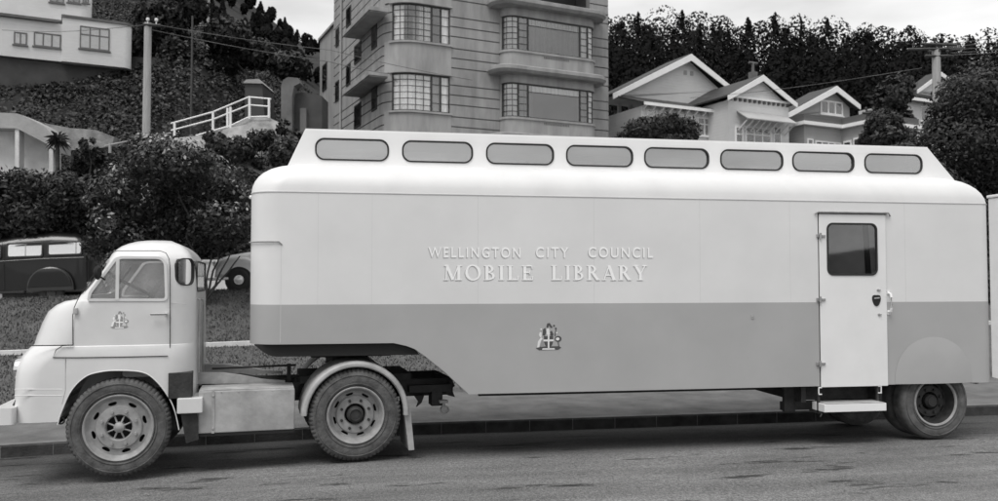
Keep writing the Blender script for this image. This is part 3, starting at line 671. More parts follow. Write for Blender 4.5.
# chassis rails and the pale ramps to the coupling
xa, xe = T2(150, 390, .6)[0], T2(455, 390, .6)[0]; zc0, zc1 = T2(250, 397, .6)[1], T2(250, 384.5, .6)[1]
b = MB()
for y in (.62, 1.42): b.box(xa, xe - .05, y, y + .08, zc0 - .06, zc1, MT)
for x in (T2(210, 390)[0], T2(300, 390)[0], T2(400, 390)[0], xe - .1): b.box(x, x + .08, .62, 1.5, zc0 - .02, zc1 - .01, MT)
b.build('chassis_rails', 'chassis', TC)
for y in (.52, 1.5):
    b = MB(); b.prism([T2(*q, .52) for q in ((193, 384), (285, 383.3), (285, 380.6), (262, 379), (240, 375), (222, 372.8), (193, 372.6))], y, y + .06, MT); b.build('coupling_ramp', 'chassis_grey', TC)
b = MB()
fz1 = zf - .002; kx = T2(347, 360, 1.0)[0]
b.box(T2(331, 360, .7)[0], T2(366, 360, .7)[0], .55, 1.55, zc1 + .12, fz1 - .03, MT, .01); b.box(kx - .45, kx + .45, .5, 1.6, fz1 - .05, fz1 - .006, MT, .01)
b.box(T2(300, 360, .7)[0], T2(410, 360, .7)[0], .6, 1.5, zc1 - .01, zc1 + .07, MT)
b.build('fifth_wheel', 'chassis', TC)
# brake pipes and coupling gear seen in the gap
b = MB(); P2 = lambda px, py, Y: (T2(px, py, Y)[0], Y, T2(px, py, Y)[1])
b.tube([P2(212, 368.5, .8), P2(296, 365, .8)], .012, 8, MT); b.box(P2(287, 370, .8)[0], P2(291, 370, .8)[0], .78, .86, zc1, T2(289, 364, .8)[1], MT)
b.tube([P2(207, 384, .8), P2(215, 377, .8), P2(240, 374, .8), P2(280, 380, .8), P2(318, 372, .8), P2(345, 368, .8)], .012, 8, MT)
b.tube([P2(318, 383, .5), P2(322, 372, .5), P2(333, 366, .5)], .016, 8, MT)
b.box(P2(222, 389, .4)[0], P2(286, 389, .4)[0], .45, .56, T2(250, 390, .4)[1], T2(250, 385, .4)[1], MT)
b.build('brake_pipes', 'chassis', TC)
for px, y, t, bt in ((193.5, .42, 300, 372), (196.5, .7, 312, 374), (199.5, 1.0, 300, 372)):
    b = MB(); b.tube([(xr + .025, y, T2(px, bt, y)[1]), (xr + .025, y, T2(px, t, y)[1])], .011, 8, MT); b.tube([(xr + .025, y, T2(px, t, y)[1]), (xr - .01, y, T2(px, t, y)[1] + .02)], .011, 8, MT); b.build('cab_back_pipe', 'chassis_grey', TC)
# tail of the chassis with the towing jaw
b = MB(); xq = lambda px, Y=.6: T2(px, 390, Y)[0]; zq = lambda py, Y=.6: T2(430, py, Y)[1]
b.box(xq(408), xq(449), .5, .62, zq(391), zq(384), MT); b.prism([(xq(409), zq(389)), (xq(455), zq(384)), (xq(457), zq(388)), (xq(446), zq(395)), (xq(420), zq(396))], .7, .75, MT)
b.prism([(xq(414), zq(395)), (xq(418), zq(401)), (xq(416), zq(406)), (xq(421), zq(402)), (xq(424), zq(394))], .56, .6, MT)
b.box(xq(430), xq(441), .5, .7, zq(405), zq(391), MT, .01); b.prism([(xq(444), zq(392)), (xq(452), zq(390)), (xq(455), zq(398)), (xq(448), zq(396))], .6, .66, MT)
b.build('rear_crossmember', 'chassis', TC)
b = MB(); b.lathe([(0, .05), (.03, .045), (.048, .03), (.048, -.03), (.03, -.05), (0, -.05)], 16, MT @ Matrix.Translation((xq(442), .45, zq(408)))); b.tube([(xq(441), .45, zq(398)), (xq(441), .45, zq(412))], .018, 8, MT); b.box(xq(437), xq(445), .42, .5, zq(401.5), zq(399), MT); b.build('towing_jaw', 'chassis_grey', TC)
# wheels
rx, rz = T2(356, 415.5, 0)
sF = FPX / ((MT @ Vector((fx, 0, fz)) - CAM).dot(FV)); sR = FPX / ((MT @ Vector((rx, 0, rz)) - CAM).dot(FV))
rF, rR = 49.3 / sF, 46.0 / sR
for s in (0, 1):
    wheel(TC, fx, .005 if s == 0 else CWD - .02, fz - .10 * s, rF, 32.0 / sF, 'front', flip=bool(s), W=.23)
    wheel(TC, rx, .01 if s == 0 else CWD - .01, rz - .10 * s, rR, 27.5 / sR, 'drive', flip=bool(s), dual=True, W=.22)
b = MB(); b.tube([(fx, .2, fz), (fx, CWD - .2, fz - .1)], .05, 10, MT); b.build('front_axle', 'chassis', TC)
b = MB(); b.tube([(rx, .3, rz), (rx, CWD - .3, rz - .1)], .07, 10, MT); b.lathe([(0, .2), (.14, .12), (.17, 0), (.14, -.12), (0, -.2)], 20, MT @ Matrix.Translation((rx, CWD / 2, rz - .05)))
b.build('rear_axle', 'chassis', TC)
for y in (.6, 1.45):
    for cx, cz, L in ((fx, fz, .55), (rx, rz, .6)): b = MB(); b.prism([(cx - L, cz + .16), (cx + L, cz + .16), (cx + L * .4, cz + .07), (cx - L * .4, cz + .07)], y, y + .07, MT); b.build('leaf_spring', 'chassis', TC)
# rear mudguards and flaps
mc = (rx, rz); RM = .575
for ys in (0, 1):
    b = MB(); rg = []
    for k in range(29):
        a = R(178 - k * (178 + 2) / 28); c, s_ = math.cos(a), math.sin(a); Y = lambda y: y if ys == 0 else CWD - y
        rg.append([(mc[0] + r * c, Y(y), mc[1] + r * s_) for r, y in ((RM - .062, .012), (RM - .05, -.012), (RM - .022, -.016), (RM - .004, .0), (RM + .004, .04), (RM + .006, .62), (RM - .006, .62), (RM - .008, .05), (RM - .03, .0))])
    b.loft(rg, M=MT); mg = b.build('rear_mudguard', 'tank', TC, smooth=50)
    p = [T2(404, 408, .02), T2(410.5, 408, .02), T2(414.5, 450, .02), T2(409, 450.5, .02)]
    b = MB(); b.prism(p, .03 if ys == 0 else CWD - .6, .6 if ys == 0 else CWD - .03, MT); b.build('mud_flap', 'tank', mg)
x, z = T2(119, 321.5); crest(TC, .15, MT @ Matrix.Translation((x, 0, z)), .0285, 'crest_soft', 'letter_white')
# ================================================================== the ground
def asphalt():
    m = bpy.data.materials.new('asphalt'); m.use_nodes = True; nt = m.node_tree; L = nt.links.new; bs = nt.nodes['Principled BSDF']; bs.inputs['Roughness'].default_value = .92; bs.inputs['Specular IOR Level'].default_value = .25
    tc = nt.nodes.new('ShaderNodeTexCoord')
    def noise(sc, det, st, lo, hi, p0=.3, p1=.7):
        mp = nt.nodes.new('ShaderNodeMapping'); mp.inputs['Scale'].default_value = st; L(tc.outputs['Object'], mp.inputs[0])
        n = nt.nodes.new('ShaderNodeTexNoise'); n.inputs['Scale'].default_value = sc; n.inputs['Detail'].default_value = det; n.inputs['Roughness'].default_value = .65; L(mp.outputs[0], n.inputs['Vector'])
        r = nt.nodes.new('ShaderNodeMapRange'); r.inputs[1].default_value = p0; r.inputs[2].default_value = p1; r.inputs[3].default_value = lo; r.inputs[4].default_value = hi; L(n.outputs['Fac'], r.inputs[0]); return r.outputs[0], n.outputs['Fac']
    def mul(a, b_):
        q = nt.nodes.new('ShaderNodeMath'); q.operation = 'MULTIPLY'; L(a, q.inputs[0]); L(b_, q.inputs[1]); return q.outputs[0]
    patch, _ = noise(.55, 6, (.6, 1.2, 1), .72, 1.2)                 # wear and old patches
    streak, _ = noise(1.1, 8, (.12, 1.7, 1), .70, 1.22)              # tyre-polished streaks along the street
    stone, sf = noise(75, 2, (1, 1, 1), .45, 1.55)                   # stone chip
    grit, _ = noise(28, 3, (1, 1, 1), .7, 1.3)
    tar, _ = noise(2.2, 7, (.35, 1.6, 1), .28, 1.0, .36, .42)        # tar runs and drips
    v = mul(mul(mul(patch, streak), mul(stone, grit)), tar)
    # grime plus painted shade of the parked truck, darkening towards the gutter
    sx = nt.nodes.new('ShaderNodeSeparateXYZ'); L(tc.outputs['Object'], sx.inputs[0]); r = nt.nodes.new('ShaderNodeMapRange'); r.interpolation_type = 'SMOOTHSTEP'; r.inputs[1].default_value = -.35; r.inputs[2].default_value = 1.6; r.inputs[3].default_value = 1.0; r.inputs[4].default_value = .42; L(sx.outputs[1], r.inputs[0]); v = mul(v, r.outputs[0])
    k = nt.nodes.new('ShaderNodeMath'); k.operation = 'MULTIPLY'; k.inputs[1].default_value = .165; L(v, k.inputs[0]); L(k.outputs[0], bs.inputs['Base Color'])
    bp = nt.nodes.new('ShaderNodeBump'); bp.inputs['Strength'].default_value = .6; bp.inputs['Distance'].default_value = .02; L(sf, bp.inputs['Height']); L(bp.outputs[0], bs.inputs['Normal']); MATS['asphalt'] = m
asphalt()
mat('pavement', .125, .9, .35, 2.0, .6, 60, detail=12)
mat('kerb', .15, .9, .3, 3, .3, 40)
mat('kerb_face', .05, .9, .5, 4, .3, 40)
mat('edging', .62, .8, .15, 3, .2, 30)
mat('grass', .085, .95, .3, 2.2, .5, 45, detail=8)
mat('grass_blade', .09, .85, .3, 1.2)
mat('pale_road', .6, .9, .12, 2)
mat('hill_earth', .018, .95, .5, .25, .8, 6)
mat('far_ground', .06, .95, .3, .02)
# worn streaks and patches on the asphalt: the noise is stretched along the street
def smooth(t): t = min(1, max(0, t)); return t * t * (3 - 2 * t)
def g_road(x): return float(np.interp(x, [-40, -12, -3.2, -1.5, 1.1, 5, 8.2, 14, 60], [-.55, -.30, -.13, -.066, 0, .008, .018, .04, .2]))
def z_gut(x): return g_road(x) - .068 * 2.4
def z_edge(x): return float(np.interp(x, [-40, -7, -1.7, 4, 60], [-.6, .2, .35, .5, 1.2]))
def z_up(x): return float(np.interp(x, [-40, -8.1, -2.45, 6, 60], [.2, 1.44, 1.68, 1.95, 3.5]))
def h_hill(x, y):
    L = z_up(x) + .1 + (.74 * (y - 21) if y < 38 else .74 * 17 + (.44 - .16 * smooth((x + 26) / 20)) * (y - 38))
    L = min(L, 47 + .12 * max(0, -x - 20)) if y > 60 else L
    Rr = z_up(x) + .1 + (.22 * (y - 21) if y < 48 else .22 * 27 + .43 * (y - 48))
    Rr = min(Rr, 34.5 - .085 * max(0, x - 20))
    return L + (Rr - L) * smooth((x + 9) / 9)
def h_all(x, y):
    if y <= 0: return g_road(x) + .0 * y
    if y <= 2.4: return g_road(x) - .068 * y
    if y <= 5.0: return z_gut(x) + .15 + .05 * (y - 2.4) / 2.6
    if y <= 12.3: return (z_gut(x) + .2) + (z_edge(x) - z_gut(x) - .2) * (y - 5) / 7.3
    if y <= 15.7: return z_edge(x) + (z_up(x) - z_edge(x)) * smooth((y - 12.3) / 3.4)
    if y <= 20.6: return z_up(x)
    return h_hill(x, y) + (z_up(x) - h_hill(x, 20.6)) * max(0, 1 - (y - 20.6) / 2)
def sheet(name, m, xs, ys, f=h_all, dz=0.0, label=None):
    vs = [(x, y, f(x, y) + dz) for y in ys for x in xs]; n = len(xs)
    fs = [(j * n + i, j * n + i + 1, (j + 1) * n + i + 1, (j + 1) * n + i) for j in range(len(ys) - 1) for i in range(n - 1)]
    b = MB(); b.add(vs, fs); o = b.build(name, m, raw=True, smooth=60); o['kind'] = 'structure'; return o
xs = list(np.concatenate([np.linspace(-40, -12, 8), np.linspace(-10, 16, 40), np.linspace(18, 60, 10)]))
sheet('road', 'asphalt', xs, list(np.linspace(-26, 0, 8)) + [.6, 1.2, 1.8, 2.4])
sheet('pavement', 'pavement', xs, [2.5, 3.2, 4.2, 5.0, 5.1])
sheet('grass_verge', 'grass', xs, list(np.linspace(5.1, 12.1, 8)) + [12.3])
sheet('grass_bank', 'grass', xs, list(np.linspace(12.3, 16.0, 16)))
sheet('upper_road', 'pale_road', xs, [16.0, 18, 20.6])
hx = list(np.concatenate([np.linspace(-160, -45, 12), np.linspace(-40, 60, 60), np.linspace(66, 260, 20)]))
hy = list(np.concatenate([np.linspace(20.6, 60, 40), np.linspace(63, 150, 30), [165, 190, 240]]))
def h_far(x, y): return h_hill(x, y) + (z_up(x) - h_hill(x, 20.6)) * max(0, 1 - (y - 20.6) / 2) - (max(0, y - 150) * .35)
sheet('hillside', 'hill_earth', hx, hy, h_far)
b = MB(); b.add([(-3000, -3000, -2.5), (3000, -3000, -2.5), (3000, 4000, -2.5), (-3000, 4000, -2.5)], [(0, 1, 2, 3)]); o = b.build('ground', 'far_ground', smooth=0); o['kind'] = 'structure'
# kerb with its stone joints
b = MB(); kx_ = xs; n = len(kx_)
sec = lambda x: [(x, 2.4, z_gut(x) - .12), (x, 2.4, z_gut(x) + .135), (x, 2.415, z_gut(x) + .155), (x, 2.5, z_gut(x) + .152), (x, 2.5, z_gut(x) - .12)]
b.loft([sec(x) for x in kx_], False, False)
o = b.build('kerb', 'kerb_face', smooth=20); o['kind'] = 'structure'
b = MB()
x = -12.0
while x < 18: b.box(x, x + .012, 2.396, 2.42, z_gut(x) - .01, z_gut(x) + .146); x += .62
b.loft([[(x, 2.424, z_gut(x) + .1585), (x, 2.55, z_gut(x) + .1585), (x, 2.55, z_gut(x) + .12), (x, 2.424, z_gut(x) + .12)] for x in kx_], True, True)
o = b.build('kerb_top', 'kerb', smooth=0); o['kind'] = 'structure'
# white edging between verge and bank, pale kerb of the upper road
b = MB(); b.loft([[(x, 12.2, z_edge(x) - .2), (x, 12.2, z_edge(x) + .10), (x, 12.42, z_edge(x) + .10), (x, 12.42, z_edge(x) - .2)] for x in kx_], True, True)
o = b.build('white_edging', 'edging', smooth=0); o['kind'] = 'structure'
b = MB(); b.loft([[(x, 15.95, z_up(x) - .2), (x, 15.95, z_up(x) + .16), (x, 16.1, z_up(x) + .16), (x, 16.1, z_up(x) - .2)] for x in kx_ if x < -8.0], True, True)
o = b.build('upper_kerb', 'edging', smooth=0); o['kind'] = 'structure'
# short grass on verge and bank
def blades(n, x0, x1, y0, y1, h, seed):
    r = np.random.default_rng(seed); X = r.uniform(x0, x1, n); Y = r.uniform(y0, y1, n); A = r.uniform(0, math.pi, n); H = r.uniform(.5, 1.2, n) * h; W = r.uniform(.008, .018, n) * 1.4
    Z = np.array([h_all(a, c) for a, c in zip(X, Y)])
    v = np.zeros((n, 3, 3)); dx = np.cos(A) * W; dy = np.sin(A) * W
    v[:, 0] = np.stack([X - dx, Y - dy, Z - .01], 1); v[:, 1] = np.stack([X + dx, Y + dy, Z - .01], 1); v[:, 2] = np.stack([X + r.normal(0, .03, n), Y + r.normal(0, .03, n), Z + H], 1)
    return v.reshape(-1, 3), np.arange(3 * n).reshape(-1, 3)
def np_mesh(name, m, V, F, parent=None, smooth=False, mats_idx=None):
    me = bpy.data.meshes.new(name); n = len(V); F = np.asarray(F); k = F.shape[1]
    me.vertices.add(n); me.vertices.foreach_set('co', np.asarray(V, dtype=np.float32).ravel())
    me.loops.add(F.size); me.loops.foreach_set('vertex_index', F.astype(np.int32).ravel())
    me.polygons.add(len(F)); me.polygons.foreach_set('loop_start', (np.arange(len(F)) * k).astype(np.int32))
    me.update(calc_edges=True)
    o = bpy.data.objects.new(name, me); COL.objects.link(o)
    for q in (m if isinstance(m, (list, tuple)) else [m]): me.materials.append(MATS[q])
    if mats_idx is not None: me.polygons.foreach_set('material_index', np.asarray(mats_idx, dtype=np.int32))
    if parent is not None: o.parent = parent; MOF[o] = MOF[parent]; me.transform(MOF[parent].inverted())
    else: MOF[o] = Matrix.Identity(4)
    return o
V1, F1 = blades(26000, -11, 6, 12.45, 15.95, .07, 1); V2, F2 = blades(22000, -9, 9, 5.1, 12.2, .06, 2)
o = np_mesh('short_grass', 'grass_blade', np.concatenate([V1, V2]), np.concatenate([F1, F2 + len(V1)])); tag(o, 'short rough grass covering the bank and verge behind the lorry', 'grass', kind='stuff')

# ================================================================== foliage
for nm, g, sp in (('leaf_dark', .032, .15), ('leaf_mid', .048, .25), ('leaf_light', .075, .3)):
    mat(nm, g, .5, .35, 5, spec=sp)
mat('leaf_gloss', .045, .32, .4, 6, spec=.6)
mat('leaf_bright', .28, .45, .4, 6, spec=.5)
mat('bark', .05, .9, .4, 8, .4, 20)
mat('pine', .007, .95, .4, .12, spec=.08)
mat('pine_mid', .012, .95, .4, .12, spec=.08)
def leaf_quads(P, N, size, r, slim=.5, jit=.55):
    "rhombus leaves at points P, roughly facing N"
    n = len(P); nn = N + r.normal(0, jit, (n, 3)); nn /= np.linalg.norm(nn, axis=1)[:, None]
    a = np.cross(nn, r.normal(0, 1, (n, 3))); a /= np.linalg.norm(a, axis=1)[:, None]; c = np.cross(nn, a)
    s = (size * r.uniform(.6, 1.35, n))[:, None]
    v = np.stack([P - a * s, P - c * s * slim + nn * s * .12, P + a * s, P + c * s * slim + nn * s * .12], 1)
    return v.reshape(-1, 3), np.arange(4 * n).reshape(-1, 4)
def crown_points(blobs, n, r, shell=.55):
    vol = np.array([b[3] * b[4] * b[5] for b in blobs]) ** .8; cnt = (vol / vol.sum() * n).astype(int) + 1
    Ps, Ns = [], []
    for (x, y, z, a, bb, c), k in zip(blobs, cnt):
        d = r.normal(0, 1, (k, 3)); d /= np.linalg.norm(d, axis=1)[:, None]
        # clumps: pull directions toward a limited set of twigs
        tw = r.normal(0, 1, (max(8, k // 45), 3)); tw /= np.linalg.norm(tw, axis=1)[:, None]
        d = d * .38 + tw[r.integers(0, len(tw), k)]; d /= np.linalg.norm(d, axis=1)[:, None]
        rad = (shell + (1 - shell) * r.random(k) ** .6) * (1 + r.normal(0, .07, k))
        Ps.append(np.array([x, y, z]) + d * rad[:, None] * np.array([a, bb, c])); Ns.append(d)
    return np.concatenate(Ps), np.concatenate(Ns)
def crown(parent, blobs, n, size, seed, mats=('leaf_dark', 'leaf_mid', 'leaf_light'), wts=(.55, .35, .1), name='crown', slim=.5, shell=.55):
    r = np.random.default_rng(seed); P, N = crown_points(blobs, n, r, shell); V, F = leaf_quads(P, N, size, r, slim)
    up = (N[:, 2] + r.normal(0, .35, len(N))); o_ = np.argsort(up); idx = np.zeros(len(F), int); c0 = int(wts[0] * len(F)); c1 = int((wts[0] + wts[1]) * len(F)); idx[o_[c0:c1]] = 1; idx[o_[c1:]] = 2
    o = np_mesh(name, list(mats), V, F, parent, mats_idx=idx)
    return o
def limb(b, p, q, r0, r1, r, k=5, wob=.06):
    p, q = Vector(p), Vector(q); L = (q - p).length; pts = []
    for i in range(k + 1):
        t = i / k; w_ = wob * L * math.sin(math.pi * t); pts.append(p.lerp(q, t) + Vector((r.normal(0, 1), r.normal(0, 1), r.normal(0, .3))) * w_ * .5)
    b.tube(pts, r0, 7, r2=r1); return pts
def tree(name, label, base, blobs, n, size, seed, trunk_r=.15, stems=1, group=None, mats=('leaf_dark', 'leaf_mid', 'leaf_light'), wts=(.55, .35, .1), cat='tree', slim=.5, shell=.55):
    root = empty(name, label, cat, tuple(base), group=group); r = np.random.default_rng(seed + 100)
    crown(root, blobs, n, size, seed, mats, wts, slim=slim, shell=shell)
    b = MB(); base = Vector(base)
    top = Vector((sum(q[0] for q in blobs) / len(blobs), sum(q[1] for q in blobs) / len(blobs), sum(q[2] for q in blobs) / len(blobs)))
    for s in range(stems):
        off = Vector((r.normal(0, .05), r.normal(0, .05), 0)) * (stems > 1)
        fork = base.lerp(top, .55) + Vector((r.normal(0, .5), r.normal(0, .3), 0)) * (stems > 1) + Vector((r.normal(0, .1), 0, 0))
        limb(b, base + off - Vector((0, 0, .15)), fork, trunk_r, trunk_r * .6, r)
        for q in (blobs if stems == 1 else blobs[s::stems]): limb(b, fork, (q[0], q[1], q[2]), trunk_r * .5, trunk_r * .12, r)
    b.build('trunk', 'bark', root, smooth=60)
    return root
def blobs_px(lst, v, dv=.0):
    "ellipses measured in the photograph (px, py, rx, ry) -> crown lobes at ground distance v"
    out = []
    for i, (px, py, rx, ry) in enumerate(lst):
        vv = v + dv * ((i * 37 % 11) / 11 - .5); p = D(px, py, vv); s = vv / FPX
        out.append((p.x, p.y, p.z, rx * s, (rx + ry) / 2 * s * .9, ry * s))
    return out
# the big flowering shrub-tree on the bank between the two parked cars
p = D(204, 301, 22.6); base = (p.x, p.y, h_all(p.x, p.y))
TS = tree('spreading_shrub', 'large glossy-leaved shrub tree with several stems on the bank behind the lorry cab', base,
     blobs_px([(170, 165, 46, 30), (135, 195, 45, 34), (200, 190, 48, 38), (105, 235, 22, 30), (130, 245, 34, 34), (170, 225, 45, 38), (222, 225, 34, 26), (240, 205, 20, 22), (150, 150, 26, 16), (98, 205, 16, 16), (205, 245, 30, 14), (120, 275, 22, 24)], 22.6, 1.8), 27000, .066, 3, .075, 5, mats=('leaf_dark', 'leaf_gloss', 'leaf_bright'), wts=(.52, .42, .06))
b = MB(); r_ = np.random.default_rng(4)
for q in ((207, 300, 188, 240), (205, 301, 212, 238), (203, 301, 232, 250), (207, 300, 222, 240), (204, 301, 240, 256), (206, 300, 199, 236)):
    limb(b, D(q[0], q[1] + 2, 22.55), D(q[2], q[3], 22.5), .036, .016, r_, 6, .05)
b.build('stems', 'bark', TS, smooth=60)

# scrub over the left hillside, one mass of leaves of several tones
def scrub(name, label, n, size, seed, xr_, yr_, test=None, mats=('leaf_dark', 'leaf_mid', 'leaf_light'), wts=(.62, .30, .08), bump=.9):
    r = np.random.default_rng(seed); X = r.uniform(*xr_, n); Y = r.uniform(*yr_, n)
    # mounds
    k = max(20, n // 130); cx, cy, cr, ch = r.uniform(*xr_, k), r.uniform(*yr_, k), r.uniform(.7, 2.0, k), r.uniform(.5, 1.7, k)
    j = r.integers(0, k, n); a = r.uniform(0, 2 * math.pi, n); rr = np.sqrt(r.random(n)); X = cx[j] + np.cos(a) * rr * cr[j]; Y = cy[j] + np.sin(a) * rr * cr[j]
    keep = np.ones(n, bool)
    if test: keep = np.array([test(x, y) for x, y in zip(X, Y)])
    X, Y, j, rr, a = X[keep], Y[keep], j[keep], rr[keep], a[keep]
    Z = np.array([h_far(x, y) for x, y in zip(X, Y)]) + ch[j] * bump * np.sqrt(np.maximum(0, 1 - rr ** 2)) * r.uniform(.75, 1.1, len(X))
    N = np.stack([np.cos(a) * rr, np.sin(a) * rr - .4, np.sqrt(np.maximum(0.05, 1 - rr ** 2))], 1); P = np.stack([X, Y, Z], 1)
    V, F = leaf_quads(P, N, size, r, .55)
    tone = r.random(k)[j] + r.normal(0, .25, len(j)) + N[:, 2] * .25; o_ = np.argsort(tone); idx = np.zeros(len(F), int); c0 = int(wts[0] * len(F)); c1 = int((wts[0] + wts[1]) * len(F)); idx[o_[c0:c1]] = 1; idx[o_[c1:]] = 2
    o = np_mesh(name, list(mats), V, F, mats_idx=idx); return tag(o, label, 'scrub', kind='stuff')
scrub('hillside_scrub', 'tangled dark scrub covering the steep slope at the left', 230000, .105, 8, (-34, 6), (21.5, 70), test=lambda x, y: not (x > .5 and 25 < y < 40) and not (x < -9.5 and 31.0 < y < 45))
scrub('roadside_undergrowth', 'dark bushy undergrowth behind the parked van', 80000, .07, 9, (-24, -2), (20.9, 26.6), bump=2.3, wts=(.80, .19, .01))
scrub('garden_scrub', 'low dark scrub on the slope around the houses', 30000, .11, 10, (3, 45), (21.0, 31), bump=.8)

# pine wood on the ridge: one dark mass with a spiky top
def pine_wood():
    r = np.random.default_rng(21); Vs, Fs, Id = [], [], []; o = 0; cnt = 0
    while cnt < 2000:
        if r.random() < .72: x, y = r.uniform(0, 150), r.uniform(56, 152)
        else: x, y = r.uniform(-70, 6), r.uniform(60, 150)
        if x < 6 and y < 75: continue
        z = h_far(x, y); H = r.uniform(4.5, 8.5) * (.26 if x < 6 and (x - CAM.x) > -.36 * y else 1);   # low growth in the dip of the ridge
        Wd = H * r.uniform(.24, .42); rounded = r.random() < .72
        k = 260; t = r.random(k) ** .9; a = r.uniform(0, 2 * math.pi, k)
        rad = Wd * ((1 - t) ** .8 if not rounded else np.sqrt(np.maximum(0.02, 1 - (2 * np.clip(t, .15, 1) - 1) ** 2))) * r.uniform(.75, 1.1, k)
        P = np.stack([x + np.cos(a) * rad, y + np.sin(a) * rad, z + .4 + t * H], 1); N = np.stack([np.cos(a), np.sin(a), .5 + 0 * a], 1)
        V, F = leaf_quads(P, N, .215, r, .6, .22); Vs.append(V); Fs.append(F + o); o += len(V); Id.append(np.where(t + r.normal(0, .2, k) > .75, 1, 0))
        if not rounded:
            tip = np.array([[x - .35, y, z + H * .75], [x + .35, y, z + H * .75], [x + .06, y, z + H * 1.06], [x - .06, y, z + H * 1.06]]); Vs.append(tip); Fs.append(np.array([[o, o + 1, o + 2, o + 3]])); o += 4; Id.append(np.array([0]))
        cnt += 1
    ob = np_mesh('pine_wood', ['pine', 'pine_mid'], np.concatenate(Vs), np.concatenate(Fs), mats_idx=np.concatenate(Id)); tag(ob, 'dark pine wood covering the ridge behind the houses', 'wood', kind='stuff')
pine_wood()
# trees one can tell apart
def simple_tree(name, label, v, lst, n, size, seed, group=None, basepx=None, **kw):
    bl = blobs_px(lst, v, 1.5); cxp = sum(q[0] for q in lst) / len(lst); p = D(basepx or cxp, 280, v); z = h_far(p.x, p.y) if p.y > 20.6 else h_all(p.x, p.y)
    return tree(name, label, (p.x, p.y, z), bl, n, size, seed, kw.pop('trunk_r', .16), group=group, **kw)
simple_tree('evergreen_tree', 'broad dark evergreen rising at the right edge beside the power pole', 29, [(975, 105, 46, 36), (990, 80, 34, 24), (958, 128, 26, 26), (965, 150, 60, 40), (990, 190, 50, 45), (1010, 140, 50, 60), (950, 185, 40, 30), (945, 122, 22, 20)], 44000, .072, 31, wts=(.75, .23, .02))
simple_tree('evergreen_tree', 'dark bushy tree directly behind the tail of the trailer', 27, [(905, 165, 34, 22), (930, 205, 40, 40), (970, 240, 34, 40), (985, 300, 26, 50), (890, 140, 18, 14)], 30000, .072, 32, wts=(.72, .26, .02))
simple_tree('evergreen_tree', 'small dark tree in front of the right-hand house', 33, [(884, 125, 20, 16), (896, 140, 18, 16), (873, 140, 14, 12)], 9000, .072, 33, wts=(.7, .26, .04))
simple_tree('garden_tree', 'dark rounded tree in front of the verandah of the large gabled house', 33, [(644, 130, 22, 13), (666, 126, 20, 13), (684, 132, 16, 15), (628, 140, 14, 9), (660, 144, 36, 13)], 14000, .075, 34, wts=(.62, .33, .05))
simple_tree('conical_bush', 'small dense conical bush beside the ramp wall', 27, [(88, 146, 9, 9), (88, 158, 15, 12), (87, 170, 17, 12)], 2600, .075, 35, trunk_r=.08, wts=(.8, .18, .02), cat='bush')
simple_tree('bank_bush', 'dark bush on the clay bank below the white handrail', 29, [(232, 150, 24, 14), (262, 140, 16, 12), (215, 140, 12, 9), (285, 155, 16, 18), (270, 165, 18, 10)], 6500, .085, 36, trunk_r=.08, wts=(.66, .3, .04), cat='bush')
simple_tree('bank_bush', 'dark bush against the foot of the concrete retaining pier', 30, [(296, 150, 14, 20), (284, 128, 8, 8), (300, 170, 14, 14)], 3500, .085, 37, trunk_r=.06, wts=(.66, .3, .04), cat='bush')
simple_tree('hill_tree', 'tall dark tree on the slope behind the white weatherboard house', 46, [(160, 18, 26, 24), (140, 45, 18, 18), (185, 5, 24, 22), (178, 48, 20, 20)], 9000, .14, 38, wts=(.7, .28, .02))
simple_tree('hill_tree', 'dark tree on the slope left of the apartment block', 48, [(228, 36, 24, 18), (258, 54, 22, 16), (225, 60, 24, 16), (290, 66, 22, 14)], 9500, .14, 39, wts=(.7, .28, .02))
# cabbage tree: a head of long pointed leaves on a pale stem
p = D(57, 165, 26.5); z = h_far(p.x, p.y); ct = empty('cabbage_tree', 'spiky little cabbage tree in front of the pale ramp wall', 'tree', (p.x, p.y, z)); r_ = np.random.default_rng(6)
ht = D(57, 139, 26.5).z; b = MB(); b.tube([(p.x, p.y, z - .2), (p.x + .05, p.y, (z + ht) / 2), (p.x, p.y, ht)], .09, 8, r2=.07); b.build('trunk', 'bark', ct)
b = MB()
for k in range(70):
    a, e = r_.uniform(0, 6.28), r_.uniform(-.9, 1.3); L = r_.uniform(.28, .48); d = Vector((math.cos(a) * math.cos(e), math.sin(a) * math.cos(e), math.sin(e))); s = d.cross(Vector((0, 0, 1))).normalized() * .022
    c = Vector((p.x, p.y, ht)); m_ = c + d * L * .6 + Vector((0, 0, -.02)); t_ = c + d * L + Vector((0, 0, -.16)); b.add([c - s, m_ - s, t_, m_ + s, c + s], [(0, 1, 2, 3, 4)])
b.build('crown', 'leaf_mid', ct, smooth=0)

simple_tree('evergreen_tree', 'dark tree filling the gap between the shingled house and the power pole', 49, [(890, 100, 16, 22), (902, 88, 12, 16), (884, 122, 20, 18), (900, 130, 14, 22)], 6500, .15, 40, wts=(.8, .19, .01))
# unseen wooded slope behind the camera, added for windows and paint to reflect
r_ = np.random.default_rng(77); xs_ = np.linspace(-150, 170, 161)
ht_ = 6 + 2.5 * np.sin(xs_ * .043 + 1) + 1.5 * np.sin(xs_ * .17) + r_.normal(0, .8, len(xs_)) + 2 * np.abs(np.sin(xs_ * .55))
b = MB(); b.loft([[(x, -95, -2.5), (x, -98, h * .5), (x, -104, h), (x, -150, h * .7)] for x, h in zip(xs_, ht_)], False, False); o = b.build('reflection_hills', 'pine_mid', smooth=0); o['kind'] = 'structure'

scrub('house_foot_plants', 'low dark plants on the ground below the white weatherboard house', 16000, .10, 19, (-22, -8), (27.5, 36.5), bump=.28, wts=(.8, .18, .02))

